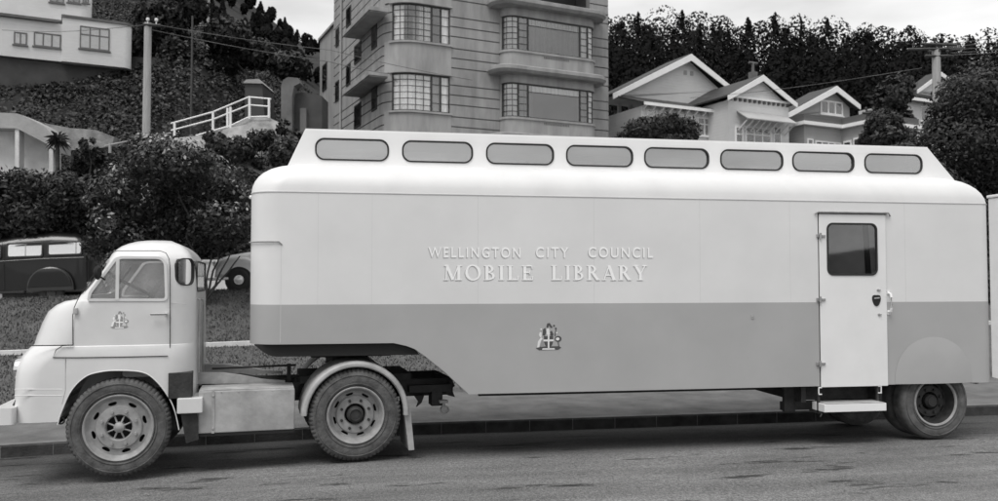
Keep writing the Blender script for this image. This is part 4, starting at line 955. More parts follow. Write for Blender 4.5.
simple_tree('hedge_bank', 'dense dark overgrown hedge behind the parked van, below the ramp wall', 25.4, [(0, 205, 26, 34), (22, 196, 24, 28), (44, 200, 24, 30), (66, 196, 22, 26), (86, 202, 22, 28), (104, 196, 16, 20), (30, 222, 40, 24), (75, 225, 36, 22), (-22, 205, 26, 34)], 30000, .07, 51, trunk_r=.05, wts=(.78, .21, .01), cat='hedge', shell=.4)
# ================================================================== buildings
def boards(name, g, pitch, depth=1.0, rough=.6, var=.06):
    m = mat(name, g, rough, var, .8); nt = m.node_tree; bs = nt.nodes['Principled BSDF']
    tc = nt.nodes.new('ShaderNodeTexCoord'); wv = nt.nodes.new('ShaderNodeTexWave'); wv.wave_type = 'BANDS'; wv.bands_direction = 'Z'; wv.wave_profile = 'SAW'; wv.inputs['Scale'].default_value = .314 / pitch
    nt.links.new(tc.outputs['Object'], wv.inputs['Vector']); bp = nt.nodes.new('ShaderNodeBump'); bp.inputs['Strength'].default_value = depth; bp.inputs['Distance'].default_value = .03
    nt.links.new(wv.outputs['Fac'], bp.inputs['Height']); nt.links.new(bp.outputs[0], bs.inputs['Normal'])
mat('render', .30, .9, .26, 1.2, .15, 25, stretch=(1.6, 1.6, .35), detail=9)
mat('render_plain', .33, .9, .24, 1.2, .12, 25, stretch=(1.6, 1.6, .35), detail=9)
mat('groove', .18, .95)
mat('steel_frame', .035, .5)
mat('curtain', .95, .9, .12, 1.5)
mat('curtain_grey', .22, .9, .2, 1.5)
mat('room', .10, .9)
boards('board_white', .92, .16); boards('board_pale', .78, .16); boards('board_grey', .42, .16); boards('board_dark', .07, .18); boards('shingle', .12, .14, .8)
mat('trim_white', .84, .5, .05, 3); mat('roof_iron', .03, .6, .3, 1.5); mat('soffit', .10, .8); mat('plinth', .06, .9, .25, 1.2)
mat('concrete_pale', .62, .9, .22, 1.0, .3, 20, detail=7); mat('concrete', .34, .9, .22, 1.0, .3, 20, detail=7); mat('concrete_dark', .13, .9, .35, 1.0, .3, 20); mat('clay', .27, .95, .5, 1.6, .6, 12, detail=8); mat('pole_wood', .36, .85, .2, 3, stretch=(6, 6, .5)); mat('pole_dark', .06, .8, .2, 3)
glass('pane_glass', .97, .10, haze=.08); glass('bay_glass', .95, .13, haze=.05); glass('van_glass', 1.0, .16); glass('van_side_glass', 1.0, .72)
mat('glare_sheet', .95, .8); mat('trim_dark', .13, .6)

class Frame:
    "a building's own axes: x along its front, y into it"
    def __init__(s, px, v, ang, name, label, cat, group=None, zpx=281):
        p = D(px, zpx, v); s.root = empty(name, label, cat, (p.x, p.y, 0), R(ang), group); s.M = MOF[s.root]; s.Mi = s.M.inverted(); s.R3 = s.Mi.to_3x3(); s.C = s.Mi @ CAM
    def F(s, px, py, Y=0.0):
        d = s.R3 @ ray(px, py); t = (Y - s.C.y) / d.y; p = s.C + d * t; return (p.x, p.z)
    def S(s, px, py, X=0.0):
        d = s.R3 @ ray(px, py); t = (X - s.C.x) / d.x; p = s.C + d * t; return (p.y, p.z)
    def put(s, b, name, m, parent=None, smooth=30): return b.build(name, m, parent or s.root, True, smooth)

# ---------------------------------------------------------------- the apartment block
AP = Frame(388, 35.5, 15.8, 'apartment_block', 'tall grooved concrete apartment block with rounded corner windows and hooded bay', 'apartment building')
xR = AP.F(610, 60)[0]; RC = 1.35
def path_main():
    p = [(0, y) for y in np.linspace(9.7, RC, 12)] + [(RC - RC * math.cos(R(a)), RC - RC * math.sin(R(a))) for a in range(6, 90, 6)] + [(x, 0) for x in np.linspace(RC, xR - .15, 24)] + [(xR - .15 + .15 * math.sin(R(a)), .15 - .15 * math.cos(R(a))) for a in (22, 45, 67)] + [(xR, y) for y in (.15, 3, 9.7)]
    return p
class Path:
    def __init__(s, pts): s.p = [Vector(q) for q in pts]; s.s = [0.0];  [s.s.append(s.s[-1] + (s.p[i + 1] - s.p[i]).length) for i in range(len(s.p) - 1)]; s.L = s.s[-1]
    def at(s, t, off=0.0):
        x = np.interp(t, s.s, [q.x for q in s.p]); y = np.interp(t, s.s, [q.y for q in s.p]); e = .03
        a, c = max(0, t - e), min(s.L, t + e); dx = np.interp(c, s.s, [q.x for q in s.p]) - np.interp(a, s.s, [q.x for q in s.p]); dy = np.interp(c, s.s, [q.y for q in s.p]) - np.interp(a, s.s, [q.y for q in s.p]); l = math.hypot(dx, dy)
        return (x + dy / l * off, y - dx / l * off)
    def s_at(s, fn): # first s where fn(point) true
        for i in range(int(s.L / .02)):
            if fn(s.at(i * .02)): return i * .02
        return s.L
    def strip(s, b, s0, s1, z0, z1, o1, o0, step=.16):
        n = max(1, int((s1 - s0) / step)); ts = np.linspace(s0, s1, n + 1)
        b.loft([[(*s.at(t, o1), z0), (*s.at(t, o1), z1), (*s.at(t, o0), z1), (*s.at(t, o0), z0)] for t in ts], True, True)
PM = Path(path_main())
zh = AP.F(448, 76.5)[1]; zs = AP.F(448, 113.5)[1]; SH = 3.08; WH = zh - zs
def pxl(q, z): # photo column of a local point
    p = AP.M @ Vector((q[0], q[1], z)) - CAM; return 499 + FPX * p.dot(RV) / p.dot(FV)
sA = PM.s_at(lambda q: pxl(q, zh) > 391.5 and q[1] < RC + .1); sB = PM.s_at(lambda q: pxl(q, zh) > 450 and q[1] < .1)
sF = PM.s_at(lambda q: pxl(q, zh) > 432 and q[1] < .1)
YB = -.55
xb0, xb1 = AP.F(507.5, 100, YB)[0] - .12, AP.F(592.5, 100, YB)[0] + .3
def bay_path(x0, x1, d, r):
    return Path([(x0, .25), (x0, -d + r)] + [(x0 + r - r * math.cos(R(a)), -d + r - r * math.sin(R(a))) for a in range(9, 90, 9)] + [(x, -d) for x in np.linspace(x0 + r, x1 - r, 14)] + [(x1 - r + r * math.sin(R(a)), -d + r - r * math.cos(R(a))) for a in range(9, 90, 9)] + [(x1, -d + r), (x1, .25)])
BP = bay_path(xb0, xb1, .62, .55)
hx0, hx1 = AP.F(497, 72, -.9)[0] - .1, AP.F(609, 88, -.9)[0] + .1
HP = bay_path(hx0, hx1, 1.12, .85)
sX0 = PM.s_at(lambda q: q[1] < .01 and q[0] > xb0 + .1); sX1 = PM.s_at(lambda q: q[1] < .01 and q[0] > xb1 - .1)
zhB = AP.F(511, 82, YB)[1]; zsB = AP.F(511, 116.5, YB)[1]
ZT = zh + SH * 2.4; Z0 = 1.0
cw, cg = MB(), MB()
gw = MB()
storeys = [-2, -1, 0, 1, 2]
def wall_run(b, bb, s0, s1, z0, z1, grooved):
    if s0 < sX0 - .1 and s1 > sX1 + .1 and z0 > 5:      # open behind the bay
        wall_run(b, bb, s0, sX0, z0, z1, grooved); wall_run(b, bb, sX1, s1, z0, z1, grooved); return
    PM.strip(bb, s0, s1, z0, z1, -.05, -.35, .3)
    if not grooved: PM.strip(b, s0, s1, z0, z1, .0, -.052, .2); return
    z = z0
    while z < z1 - .02:
        zz = min(z1, z + .44); PM.strip(b, s0, s1, z + .0, zz - (.055 if zz < z1 else 0), 0, -.052, .2); z = zz
zprev = Z0
for k in storeys:
    a, c = zs + SH * k, zh + SH * k
    # plain band under each corner window, grooved elsewhere
    wall_run(cw, cg, 0, sA - .4, zprev, a, True); wall_run(cw, cg, sB + .05, PM.L, zprev, a, True)
    PM.strip(cg, sA - .4, sB + .05, zprev, a, -.05, -.35, .2); gw = MB(); PM.strip(gw, sA - .4, sB + .05, zprev + (.06 if k > -2 else 0), a, .03, -.052, .12); AP.put(gw, 'plain_band', 'render_plain')
    wall_run(cw, cg, 0, sA, a, c, True); wall_run(cw, cg, sB, PM.L, a, c, True)
    zprev = c
wall_run(cw, cg, 0, PM.L, zprev, ZT, True)
wl = AP.put(cw, 'wall', 'render'); AP.put(cg, 'groove_face', 'groove', wl)
b = MB(); b.box(.3, xR - .3, .4, 9.6, ZT - .3, ZT - .1); b.box(.3, xR - .3, 9.4, 9.7, Z0, ZT - .1); AP.put(b, 'roof', 'roof_iron')
b = MB(); b.box(.38, xR - .4, 2.6, 2.75, Z0, ZT - .4); AP.put(b, 'dark_rooms', 'room')
def curtain(b, path, s0, s1, z0, z1, off, amp=.025, n=None):
    n = n or max(6, int((s1 - s0) / .035)); ts = np.linspace(s0, s1, n + 1)
    vs = []; 
    for i, t in enumerate(ts):
        o_ = off + amp * math.sin(t * 31) + .5 * amp * math.sin(t * 53 + 1); q = path.at(t, o_); vs += [(*q, z0), (*q, z1)]
    b.add(vs, [(2 * i, 2 * i + 2, 2 * i + 3, 2 * i + 1) for i in range(n)])
def steel_window(path, segs, z0, z1, curt, off=0.0, name='corner_window', gl='pane_glass'):
    "segs: (s0, s1, columns, rows, toplight)"
    f = MB(); s0, s1 = segs[0][0], segs[-1][1]
    path.strip(f, s0, s1, z0, z0 + .06, off - .06, off - .13); path.strip(f, s0, s1, z1 - .06, z1, off - .06, off - .13)
    for q in [s[0] for s in segs] + [s1]: path.strip(f, max(s0, q - .035), min(s1, q + .035), z0 + .001, z1 - .001, off - .055, off - .132)
    for a, c, nc, nr, tl in segs:
        zr_ = [z0 + (z1 - z0) * j / nr for j in range(1, nr)] if not tl else [z1 - .36]
        for z in zr_: path.strip(f, a, c, z - .014, z + .014, off - .068, off - .10)
        for j in range(1, nc): s_ = a + (c - a) * j / nc; path.strip(f, s_ - .013, s_ + .013, z0 + .02, z1 - .02, off - .067, off - .101)
    fo = AP.put(f, name, 'steel_frame', smooth=30)
    g = MB(); n = max(3, int((s1 - s0) / .12)); ts = np.linspace(s0, s1, n + 1); vs = []
    for t in ts: q = path.at(t, off - .085); vs += [(*q, z0 + .02), (*q, z1 - .02)]
    g.add(vs, [(2 * i, 2 * i + 2, 2 * i + 3, 2 * i + 1) for i in range(n)]); AP.put(g, 'pane', gl, fo)
    for a, c, m_ in curt:
        b = MB(); curtain(b, path, a, c, z0 + .02, z1 - .02, off - .15); AP.put(b, 'curtain', m_, fo)
    return fo
for k in (0, 1, -1):
    a, c = zs + SH * k, zh + SH * k
    m1 = sF + (sB - sF) * .5
    cu = [(sA + .03, sF + .0, 'curtain'), (sF + .05, m1 - .05, 'curtain_grey'), (m1, sB - .03, 'curtain')] if k != 1 else [(sA + .03, sA + .55, 'curtain'), (sA + 1.0, sF, 'curtain_grey'), (sA + 1.3, sF + .02, 'curtain'), (m1, sB - .03, 'curtain')]
    steel_window(PM, [(sA, sF, 5, 6, False), (sF, m1, 1, 4, False), (m1, sB, 1, 4, False)], a, c, cu)
    b = MB(); PM.strip(b, sA - .1, sB + .08, a - .09, a - .005, .10, -.14, .1); AP.put(b, 'window_sill', 'render_plain'); b = MB(); PM.strip(b, sA - .1, sB + .08, c + .005, c + .06, .08, -.14, .1); AP.put(b, 'window_head', 'render_plain')
    # hooded bay
    a, c = zsB + SH * k, zhB + SH * k; L = BP.L; q0, q1 = .35, L - .35
    e = [q0, q0 + .95, q0 + 1.45, L - q0 - 1.28, L - q0 - .85, L - q0]
    steel_window(BP, [(e[0], e[1], 3, 6, False), (e[1], e[2], 1, 5, False), (e[2], e[3], 1, 1, True), (e[3], e[4], 1, 5, False), (e[4], e[5], 2, 6, False)], a, c,
                 [(e[0] + .02, e[1], 'curtain'), (e[1], e[2], 'curtain_grey'), (e[4] - (.3 if k else .02), e[5] - .02, 'curtain')] + ([(e[2] + .05, e[3], 'curtain_grey')] if k else [(e[2] + .0, e[2] + .25, 'curtain_grey')]), name='bay_window', gl='bay_glass')
    b = MB(); curtain(b, BP, e[2] + .03, e[3] - .03, c - .35, c - .02, -.15); AP.put(b, 'pelmet_curtain', 'curtain')
    b = MB(); BP.strip(b, 0, L, a - (SH - WH) + .62, a, .0, -.3, .1); BP.strip(b, 0, L, a - .10, a + .002, .05, -.14, .1)
    BP.strip(b, 0, L, c, c + .40, .0, -.5, .1); BP.strip(b, 0, .34, a, c, .0, -.2, .1); BP.strip(b, L - .34, L, a, c, 0, -.2, .1)
    AP.put(b, 'bay_wall', 'render_plain')
    b = MB(); n = 40; ring_ = [HP.at(t) for t in np.linspace(0, HP.L, n + 1)]; ri = [HP.at(t, -.12) for t in np.linspace(0, HP.L, n + 1)]
    zz = c + .38
    b.loft([[(*q, zz) for q in ri], [(*q, zz + .12) for q in ring_], [(*q, zz + .27) for q in ring_], [(*q, zz + .33) for q in ri]], True, True); AP.put(b, 'bay_hood', 'render')
    b = MB()
    for j in range(16):
        s_ = L * .42 + j * .085; BP.strip(b, s_, s_ + .05, a - .26, a - .16, .008, -.01)
    AP.put(b, 'sill_ornament', 'concrete_dark')
# side windows, balcony slabs, lower wing
for cols in ([(372.5, 377, 25, 47), (355, 361, 42, 61), (347, 351, 6, 25), (336.5, 339, 28, 45), (323, 327, 63, 89)], [(372.5, 377, 87, 109), (355, 361, 103, 126), (347, 350.5, 64, 84), (336, 339, 81, 100), (322.5, 326.5, 112, 131)]):
    for p0, p1, q0, q1 in cols:
        X = .0 if p0 > 330 else .15
        ya, za = AP.S(p1, q0, X); yb, zb_ = AP.S(p0, q0, X); zc = AP.S((p0 + p1) / 2, q1, X)[1]
        b = MB(); b.box(X - .04, X + .10, ya - .05, yb + .05, zc - .06, za + .05); fo = AP.put(b, 'side_window', 'steel_frame')
        g = MB(); g.box(X - .045, X - .035, ya + .02, yb - .02, zc + .02, za - .03); AP.put(g, 'pane', 'van_glass', fo); g = MB(); g.box(X - .034, X - .03, ya + .02, yb - .02, zc + .02, za - .03) ; 
for q0, q1 in ((97, 72), (36.5, 9)):
    X = -.85; y1, z1 = AP.S(342.5, q0, X); y0, z2 = AP.S(369, q1, X); z = (z1 + z2) / 2
    b = MB(); b.box(X, .02, y0, y1, z - .02, z + .16, None, .02); b.box(X + .06, 0, y0 + .06, y1 - .06, z - .06, z - .02); AP.put(b, 'balcony_slab', 'render')
yw1, zw_ = AP.S(320, 41, .15); b = MB(); b.box(.15, 3.5, 9.72, yw1, Z0, zw_, None); b.box(.05, 3.6, 9.72, yw1 + .1, zw_, zw_ + .14); AP.put(b, 'rear_wing', 'render')
b = MB(); y_, _ = AP.S(342, 80, 0); b.tube([(-.07, y_, Z0 + 2), (-.07, y_, ZT)], .06, 8); AP.put(b, 'downpipe', 'render_plain')

# ---------------------------------------------------------------- timber houses
def gable(fr, name, apex, lt, rt, Y, depth, wall, over=.35, th=.16, bw=.30, wallbase=None, roofm='roof_iron'):
    "gable end facing the street at local y = Y; barge boards, wall and the two roof slopes running back"
    a, l, r = fr.F(*apex, Y), fr.F(*lt, Y), fr.F(*rt, Y); zb_ = wallbase if wallbase is not None else min(l[1], r[1])
    b = MB(); out = []
    for e, sg in ((l, -1), (r, 1)):
        d = Vector((e[0] - a[0], e[1] - a[1])).normalized(); n = Vector((-d.y, d.x)); n = n if n.y < 0 else -n
        out.append([a, e, (e[0] + n.x * .02, e[1] - bw), (a[0], a[1] - bw * 1.25)])
    for p in out: b.prism(p, Y - .06, Y)
    bo = fr.put(b, 'barge_board', 'trim_white', smooth=0)
    b = MB(); b.prism([(a[0], a[1] - .12), (l[0] + over, l[1] - .12), (l[0] + over, zb_), (r[0] - over, zb_), (r[0] - over, r[1] - .12)], Y + over, Y + over + .12); b.box(l[0] + over + .01, r[0] - over - .01, Y + over + .1, Y + depth - .3, zb_, min(l[1], r[1]) - .13); wl = fr.put(b, 'gable_wall', wall, smooth=0)
    b = MB()
    for e in (l, r):
        b.prism([(a[0], a[1] + .03), (e[0], e[1] + .03), (e[0], e[1] - .06), (a[0], a[1] - .06)], Y - .03 + .032, Y + depth)
    fr.put(b, 'roof', roofm, smooth=0)
    return a, l, r
def sash(fr, x0, x1, z0, z1, Y, cols, name='window', top=0.0, m='trim_white', fw=.07, dark=True):
    f = MB(); ho = []; w_ = (x1 - x0 - fw) / cols
    for k in range(cols):
        xa, xb = x0 + fw + k * w_, x0 + k * w_ + w_
        if top: ho += [[(xa, z0 + fw), (xb, z0 + fw), (xb, z1 - top - fw * .5), (xa, z1 - top - fw * .5)], [(xa, z1 - top + fw * .3), (xb, z1 - top + fw * .3), (xb, z1 - fw), (xa, z1 - fw)]]
        else: ho.append([(xa, z0 + fw), (xb, z0 + fw), (xb, z1 - fw), (xa, z1 - fw)])
    f.plate([(x0, z0), (x1, z0), (x1, z1), (x0, z1)], ho, Y - .05, .06); f.box(x0 - .06, x1 + .06, Y - .10, Y, z0 - .06, z0 - .002)
    fo = fr.put(f, name, m, smooth=0); g = MB(); g.box(x0 + .02, x1 - .02, Y - .02, Y - .012, z0 + .02, z1 - .02); fr.put(g, 'pane', 'pane_glass', fo)
    g = MB(); g.box(x0 + .02, x1 - .02, Y - .008, Y - .003, z0 + .02, z1 - .02); fr.put(g, 'drawn_blind' if not dark else 'dark_room', 'curtain' if not dark else 'room', fo)
    return fo
H1 = Frame(613, 43, 16.5, 'gabled_house', 'pale weatherboard bungalow with a wide gable, bracketed verandah and smaller front gable', 'house', 'houses below the wood')
zB = h_far(*D(660, 281, 43).xy) - .3
aw = H1.F(698, 103, 0)[1]
a1, l1, r1 = gable(H1, 'main', (691, 54), (612.5, 93.5), (733, 88), 0, 2.2, 'board_pale', .45, wallbase=aw)
# gable vent ornament
x, z = H1.F(689, 73, .4)
for k in (-1, 1): b = MB(); b.box(x + k * .22 - .1, x + k * .22 + .1, .42, .46, z - .12, z + .12); H1.put(b, 'gable_vent', 'board_grey', smooth=0)
YV = -1.7
xv0, zv = H1.F(641, 103.5, YV); xv1, zv1 = H1.F(735, 118, YV); zv = (zv + zv1) / 2
b = MB(); b.prism([(0, 0)] * 0 or [(xv0 - 1.2, aw - .05), (xv1, aw - .05), (xv1, aw + .04), (xv0 - 1.2, aw + .04)], .1, .3)
xle = H1.F(615, 96, .2)[0]
def slab(b, q, t=.08): b.add(list(q) + [(x, y, z - t) for x, y, z in q], [(0, 1, 2, 3), (7, 6, 5, 4), (0, 4, 5, 1), (1, 5, 6, 2), (2, 6, 7, 3), (3, 7, 4, 0)])
b = MB(); slab(b, [(xle, .4, aw + .02), (xv0 - .2, YV - .45, zv + .1), (xv1 + .2, YV - .45, zv + .1), (xv1 + .2, .4, aw + .02)], .07); H1.put(b, 'verandah_roof', 'roof_iron', smooth=0)
b = MB(); b.box(xv0 - .15, xv1 + .15, YV - .50, YV - .455, zv - .06, zv + .10); H1.put(b, 'verandah_fascia', 'trim_white', smooth=0)
b = MB(); b.box(xv0, xv1, YV, YV + .12, zB, zv - .02); b.box(xv0, xv0 + .12, YV + .12, 1.6, zB, zv - .02); wv_ = H1.put(b, 'front_wall', 'board_pale', smooth=0)
b = MB(); b.box(xle + .2, xv0 - .002, 1.4, 1.5, zB, aw - .1); H1.put(b, 'porch_wall', 'board_grey', smooth=0)
for k in range(12):
    x = xv0 + .1 + (xv1 - xv0 - .2) * k / 11; b = MB(); b.prism([(YV - .42, zv - .02), (YV, zv - .02), (YV, zv - .28)], x - .05, x + .05, Matrix(((0, 1, 0, 0), (1, 0, 0, 0), (0, 0, 1, 0), (0, 0, 0, 1)))); H1.put(b, 'eave_bracket', 'trim_white', smooth=0)
for p0, p1, q0, q1, c in ((646, 657, 109, 135, 1), (660, 692, 112, 137, 3), (697, 711, 117, 137, 2), (715, 727, 127, 152, 1)):
    x0, z1 = H1.F(p0, q0, YV); x1, z0 = H1.F(p1, q1, YV); sash(H1, x0, x1, z0, z1, YV, c, 'front_window', .35)
for p0, p1 in ((617, 620), (628, 632)):
    x0, z1 = H1.F(p0, 104, 1.4); x1, z0 = H1.F(p1, 150, 1.4); b = MB(); b.box(x0, x1, 1.25, 1.38, z0 - 1, z1); H1.put(b, 'porch_post', 'board_pale', smooth=0)
# smaller gable
Y2 = -3.6
w2 = H1.F(787, 103, Y2)[1]
a2, l2, r2 = gable(H1, 'front', (763, 75), (727.5, 95.5), (797, 103.5), Y2, 9, 'board_pale', .30, bw=.26, wallbase=zB)
x0_, x1_ = l2[0] + .3, r2[0] - .3
Yf = Y2 + .30
zd = H1.F(758, 100.5, Yf)[1]; b = MB(); b.box(x0_, x1_, Yf - .14, Yf - .002, zd - .02, zd + .1); H1.put(b, 'string_course', 'trim_white', smooth=0)
for k in range(13):
    x = x0_ + .12 + k * (x1_ - x0_ - .24) / 12; b = MB(); b.box(x - .06, x + .06, Yf - .1, Yf - .002, zd - .17, zd - .022); H1.put(b, 'dentil', 'soffit', smooth=0)
h0, hz = H1.F(735, 110.5, Yf); h1, _ = H1.F(786, 118, Yf); hb = H1.F(742, 117.5, Yf - .7)[1]
b = MB(); slab(b, [(h0 + .1, Yf - .02, hz), (h0 + .1, Yf - .8, hb), (h1, Yf - .8, hb), (h1, Yf - .02, hz)], .06); H1.put(b, 'window_hood', 'board_grey', smooth=0)
for k in range(9):
    x = h0 + .2 + k * (h1 - h0 - .3) / 8; b = MB(); b.tube([(x, Yf - .7, hb - .05), (x, Yf - .02, hb - .5)], .04, 6); H1.put(b, 'hood_strut', 'trim_white', smooth=0)
for p0, p1, c in ((735, 743, 1), (745, 771, 3), (773, 781, 1)):
    x0, z1 = H1.F(p0, 126, Yf); x1, z0 = H1.F(p1, 156, Yf); sash(H1, x0, x1, z0, z1, Yf, c, 'front_window', .4, dark=False)
x, z = H1.F(753, 78, 1.5); zc = H1.F(753, 63, 1.5)[1]; b = MB(); b.box(x - .18, x + .18, 1.3, 1.7, z - .8, z + .35); b.tube([(x, 1.5, z + .35), (x, 1.5, zc)], .09, 8); b.tube([(x - .3, 1.5, zc), (x + .35, 1.5, zc)], .07, 6); H1.put(b, 'chimney', 'concrete_dark', smooth=0)

H3 = Frame(804, 44, 16.5, 'shingled_house', 'grey two-storey house with a white-edged gable window above a dark shingled band', 'house', 'houses below the wood')
zB3 = h_far(*D(830, 281, 44).xy) - .3
gable(H3, 'g', (836.5, 86), (786, 114), (860, 105), 1.2, 2.0, 'board_grey', .4, bw=.28)
x0, z1 = H3.F(820, 99.5, 1.6); x1, z0 = H3.F(842.5, 116.5, 1.6); sash(H3, x0, x1, z0, z1, 1.6, 3, 'gable_window', fw=.10, dark=False)
xa, zp1 = H3.F(804, 113.5, 0); xb_, zp1b = H3.F(842, 118.5, 0); zp1 = (zp1 + zp1b) / 2; zp0 = (H3.F(804, 121.5, 0)[1] + H3.F(842, 126, 0)[1]) / 2
yfw = H3.S(868, 112, xb_)[0]
plan = [(xa, 5), (xa, 0), (xb_, 0), (xb_, yfw), (xb_ + 4, yfw), (xb_ + 4, 5)]
def planprism(b, plan, z0, z1, grow=0): 
    p = inset(plan, -grow) if grow else plan; n = len(p); b.add([(x, y, z0) for x, y in p] + [(x, y, z1) for x, y in p], [tuple(range(n))[::-1], tuple(range(n, 2 * n))] + [(k, (k + 1) % n, n + (k + 1) % n, n + k) for k in range(n)])
b = MB(); planprism(b, plan, zp0 + .03, zp1); H3.put(b, 'shingled_band', 'shingle', smooth=0)
b = MB(); planprism(b, plan, zp0 - .16, zp0 + .028, .16); H3.put(b, 'band_cornice', 'trim_white', smooth=0)
b = MB(); planprism(b, plan, zB3, zp0 - .162, -.12); H3.put(b, 'lower_wall', 'board_grey', smooth=0)
for p0, p1, q0, c in ((807, 813, 138.5, 1), (815, 841, 140.5, 4)):
    x0, z1 = H3.F(p0, q0, .12); x1, z0 = H3.F(p1, q0 + 16, .12); sash(H3, x0, x1, z0, z1, .12, c, 'lower_window')
Xw = xb_ + .12
for p0, p1, q0 in ((844, 852, 140), (854, 866, 136)):
    ya, z1 = H3.S(p1, q0, Xw); yb, _ = H3.S(p0, q0, Xw); b = MB(); b.box(Xw - .07, Xw - .001, ya, yb, z1 - 1.4, z1); fo = H3.put(b, 'lower_window', 'trim_white', smooth=0); g = MB(); g.box(Xw - .078, Xw - .071, ya + .08, yb - .08, z1 - 1.3, z1 - .1); H3.put(g, 'pane', 'steel_frame', fo)

H4 = Frame(908, 54, 16.5, 'hillside_house', 'small pale house half hidden by trees behind the right-hand power pole', 'house', 'houses below the wood')
zB4 = H4.F(915, 130)[1]
gable(H4, 'g', (941, 72), (917, 90), (965, 90), 2, 1.2, 'board_pale', .3, bw=.25)
x0, z1 = H4.F(909, 100, 0); x1 = H4.F(936, 100, 0)[0]; b = MB(); b.box(x0, x1 + 3, 0, 4, zB4 - 3, z1); H4.put(b, 'lower_wall', 'board_pale', smooth=0)
b = MB(); slab(b, [(x0 - .4, -.5, z1 + .05), (x1 + 3.2, -.5, z1 + .05), (x1 + 3.2, 3, z1 + .9), (x0 - .4, 3, z1 + .9)], .14); H4.put(b, 'lean_to_roof', 'roof_iron', smooth=0); b = MB(); b.box(x0 - .4, x1 + 3.2, -.56, -.502, z1 - .14, z1 + .06); H4.put(b, 'fascia', 'trim_white', smooth=0)
a_, c_ = H4.F(920, 106, 0), H4.F(929, 122, 0); sash(H4, a_[0], c_[0], c_[1], a_[1], 0, 1, 'front_window')

H5 = Frame(128, 42, 17, 'weatherboard_house', 'white weatherboard house with a flat roof on a dark base, high on the left slope', 'house')
zt5 = H5.F(128, 25.5)[1]; zb5 = H5.F(128, 68)[1]; xl5 = H5.F(-40, 30)[0]; xm5 = H5.F(62, 40)[0]
b = MB(); b.loft([ring(xm5, 0, 0, 8, z, .02, .35, 4) for z in (zb5, zt5)]); b.box(xl5, xm5 + .02, .35, 8, zb5 + .05, zt5 - .25); wl5 = H5.put(b, 'wall', 'board_white')
b = MB(); b.loft([ring(xm5 - .05, .05, -.08, 8.2, z, .05, .4, 4) for z in (zt5 + .002, zt5 + .13)]); b.box(xl5, xm5 - .2, .1, 8.2, zt5 - .248, zt5 - .12); H5.put(b, 'flat_roof', 'concrete_dark')
b = MB(); b.box(xl5, -.5, .5, 7.9, zb5 - 3.4, zb5 + .049 - .05); H5.put(b, 'dark_base', 'plinth', smooth=0)
b = MB(); b.box(H5.F(20, 90, .4)[0] - 4, H5.F(40, 92, .4)[0], .3, .49, zb5 - 2.5, zb5 - 2.1); H5.put(b, 'base_rail', 'room', smooth=0)
for p0, p1, q0, q1, c, tp, Y in ((80, 109.5, 26.5, 50, 3, .42, 0), (34, 61, 32.5, 47.5, 3, .0, .35), (14, 27, 31.5, 45, 2, 0, .35)):
    x0, z1 = H5.F(p0, q0, Y); x1, z0 = H5.F(p1, q1, Y); zc = (H5.F(p0, q1, Y)[1] + z0) / 2; sash(H5, x0, x1, zc, (z1 + H5.F(p1, q0 + 2, Y)[1]) / 2, Y, c, 'window', tp, 'trim_dark', .06, dark=False)
x1 = H5.F(92, 10, 1)[0]; zu = H5.F(92, 17, 1)[1]
b = MB(); b.loft([ring(xl5, x1, 1, 7.5, z, .02, .6, 5) for z in (zt5 + .135, zu + 4.2)]); H5.put(b, 'upper_storey', 'board_white')
for p0, p1 in ((50, 64), (68, 80), (83, 89)):
    xa_, z1 = H5.F(p0, -12, 1); xb2, z0 = H5.F(p1, 4, 1); sash(H5, xa_, xb2, z0, z1, 1, 2, 'upper_window', m='trim_dark', fw=.06)
b = MB(); b.loft([ring(xl5, x1 + .4, .6, 7.8, z, .02, .6, 5) for z in (zu + 4.2, zu + 4.35)]); H5.put(b, 'upper_roof', 'concrete_dark')

# ================================================================== walls, rails, poles
def poly_wall(b, pts, v, t):
    "a wall face measured at depth v, thickness t away from the viewer"
    f = [D(x, y, v) for x, y in pts]; k = [p + FH * t for p in f]; n = len(f)
    b.add(f + k, [tuple(range(n)), tuple(range(n, 2 * n))[::-1]] + [(i, n + i, n + (i + 1) % n, (i + 1) % n) for i in range(n)])
p = D(20, 281, 27.4); z = h_far(p.x, p.y)
RW = empty('ramp_wall', 'pale concrete ramp wall with a stepped parapet at the left edge', 'wall', (p.x, p.y, z))
b = MB(); poly_wall(b, [(-30, 111), (17, 113.5), (28, 118), (44, 126), (60, 141.5), (60, 153), (44, 142.5), (28, 134), (17, 128.5), (-30, 127)], 27.4, .7); b.build('parapet', 'concrete', RW, smooth=0)
b = MB(); poly_wall(b, [(-30, 125), (17, 127), (28, 132), (58, 151), (58, 175), (-30, 190)], 28.1, .2); b.build('lower_wall', 'concrete_pale', RW, smooth=0)
for q in (17, 51):
    b = MB(); poly_wall(b, [(q - 2, 128 if q < 30 else 147), (q + 2, 129 if q < 30 else 150), (q + 2, 175), (q - 2, 175)], 27.45, .3); b.build('post', 'concrete_pale', RW, smooth=0)
b = MB(); poly_wall(b, [(44, 123), (70, 128), (96, 130), (114, 137), (112, 146), (88, 150), (62, 150), (60, 140)], 29.5, .4); o = b.build('garden_path', 'clay', smooth=0); o['kind'] = 'structure'
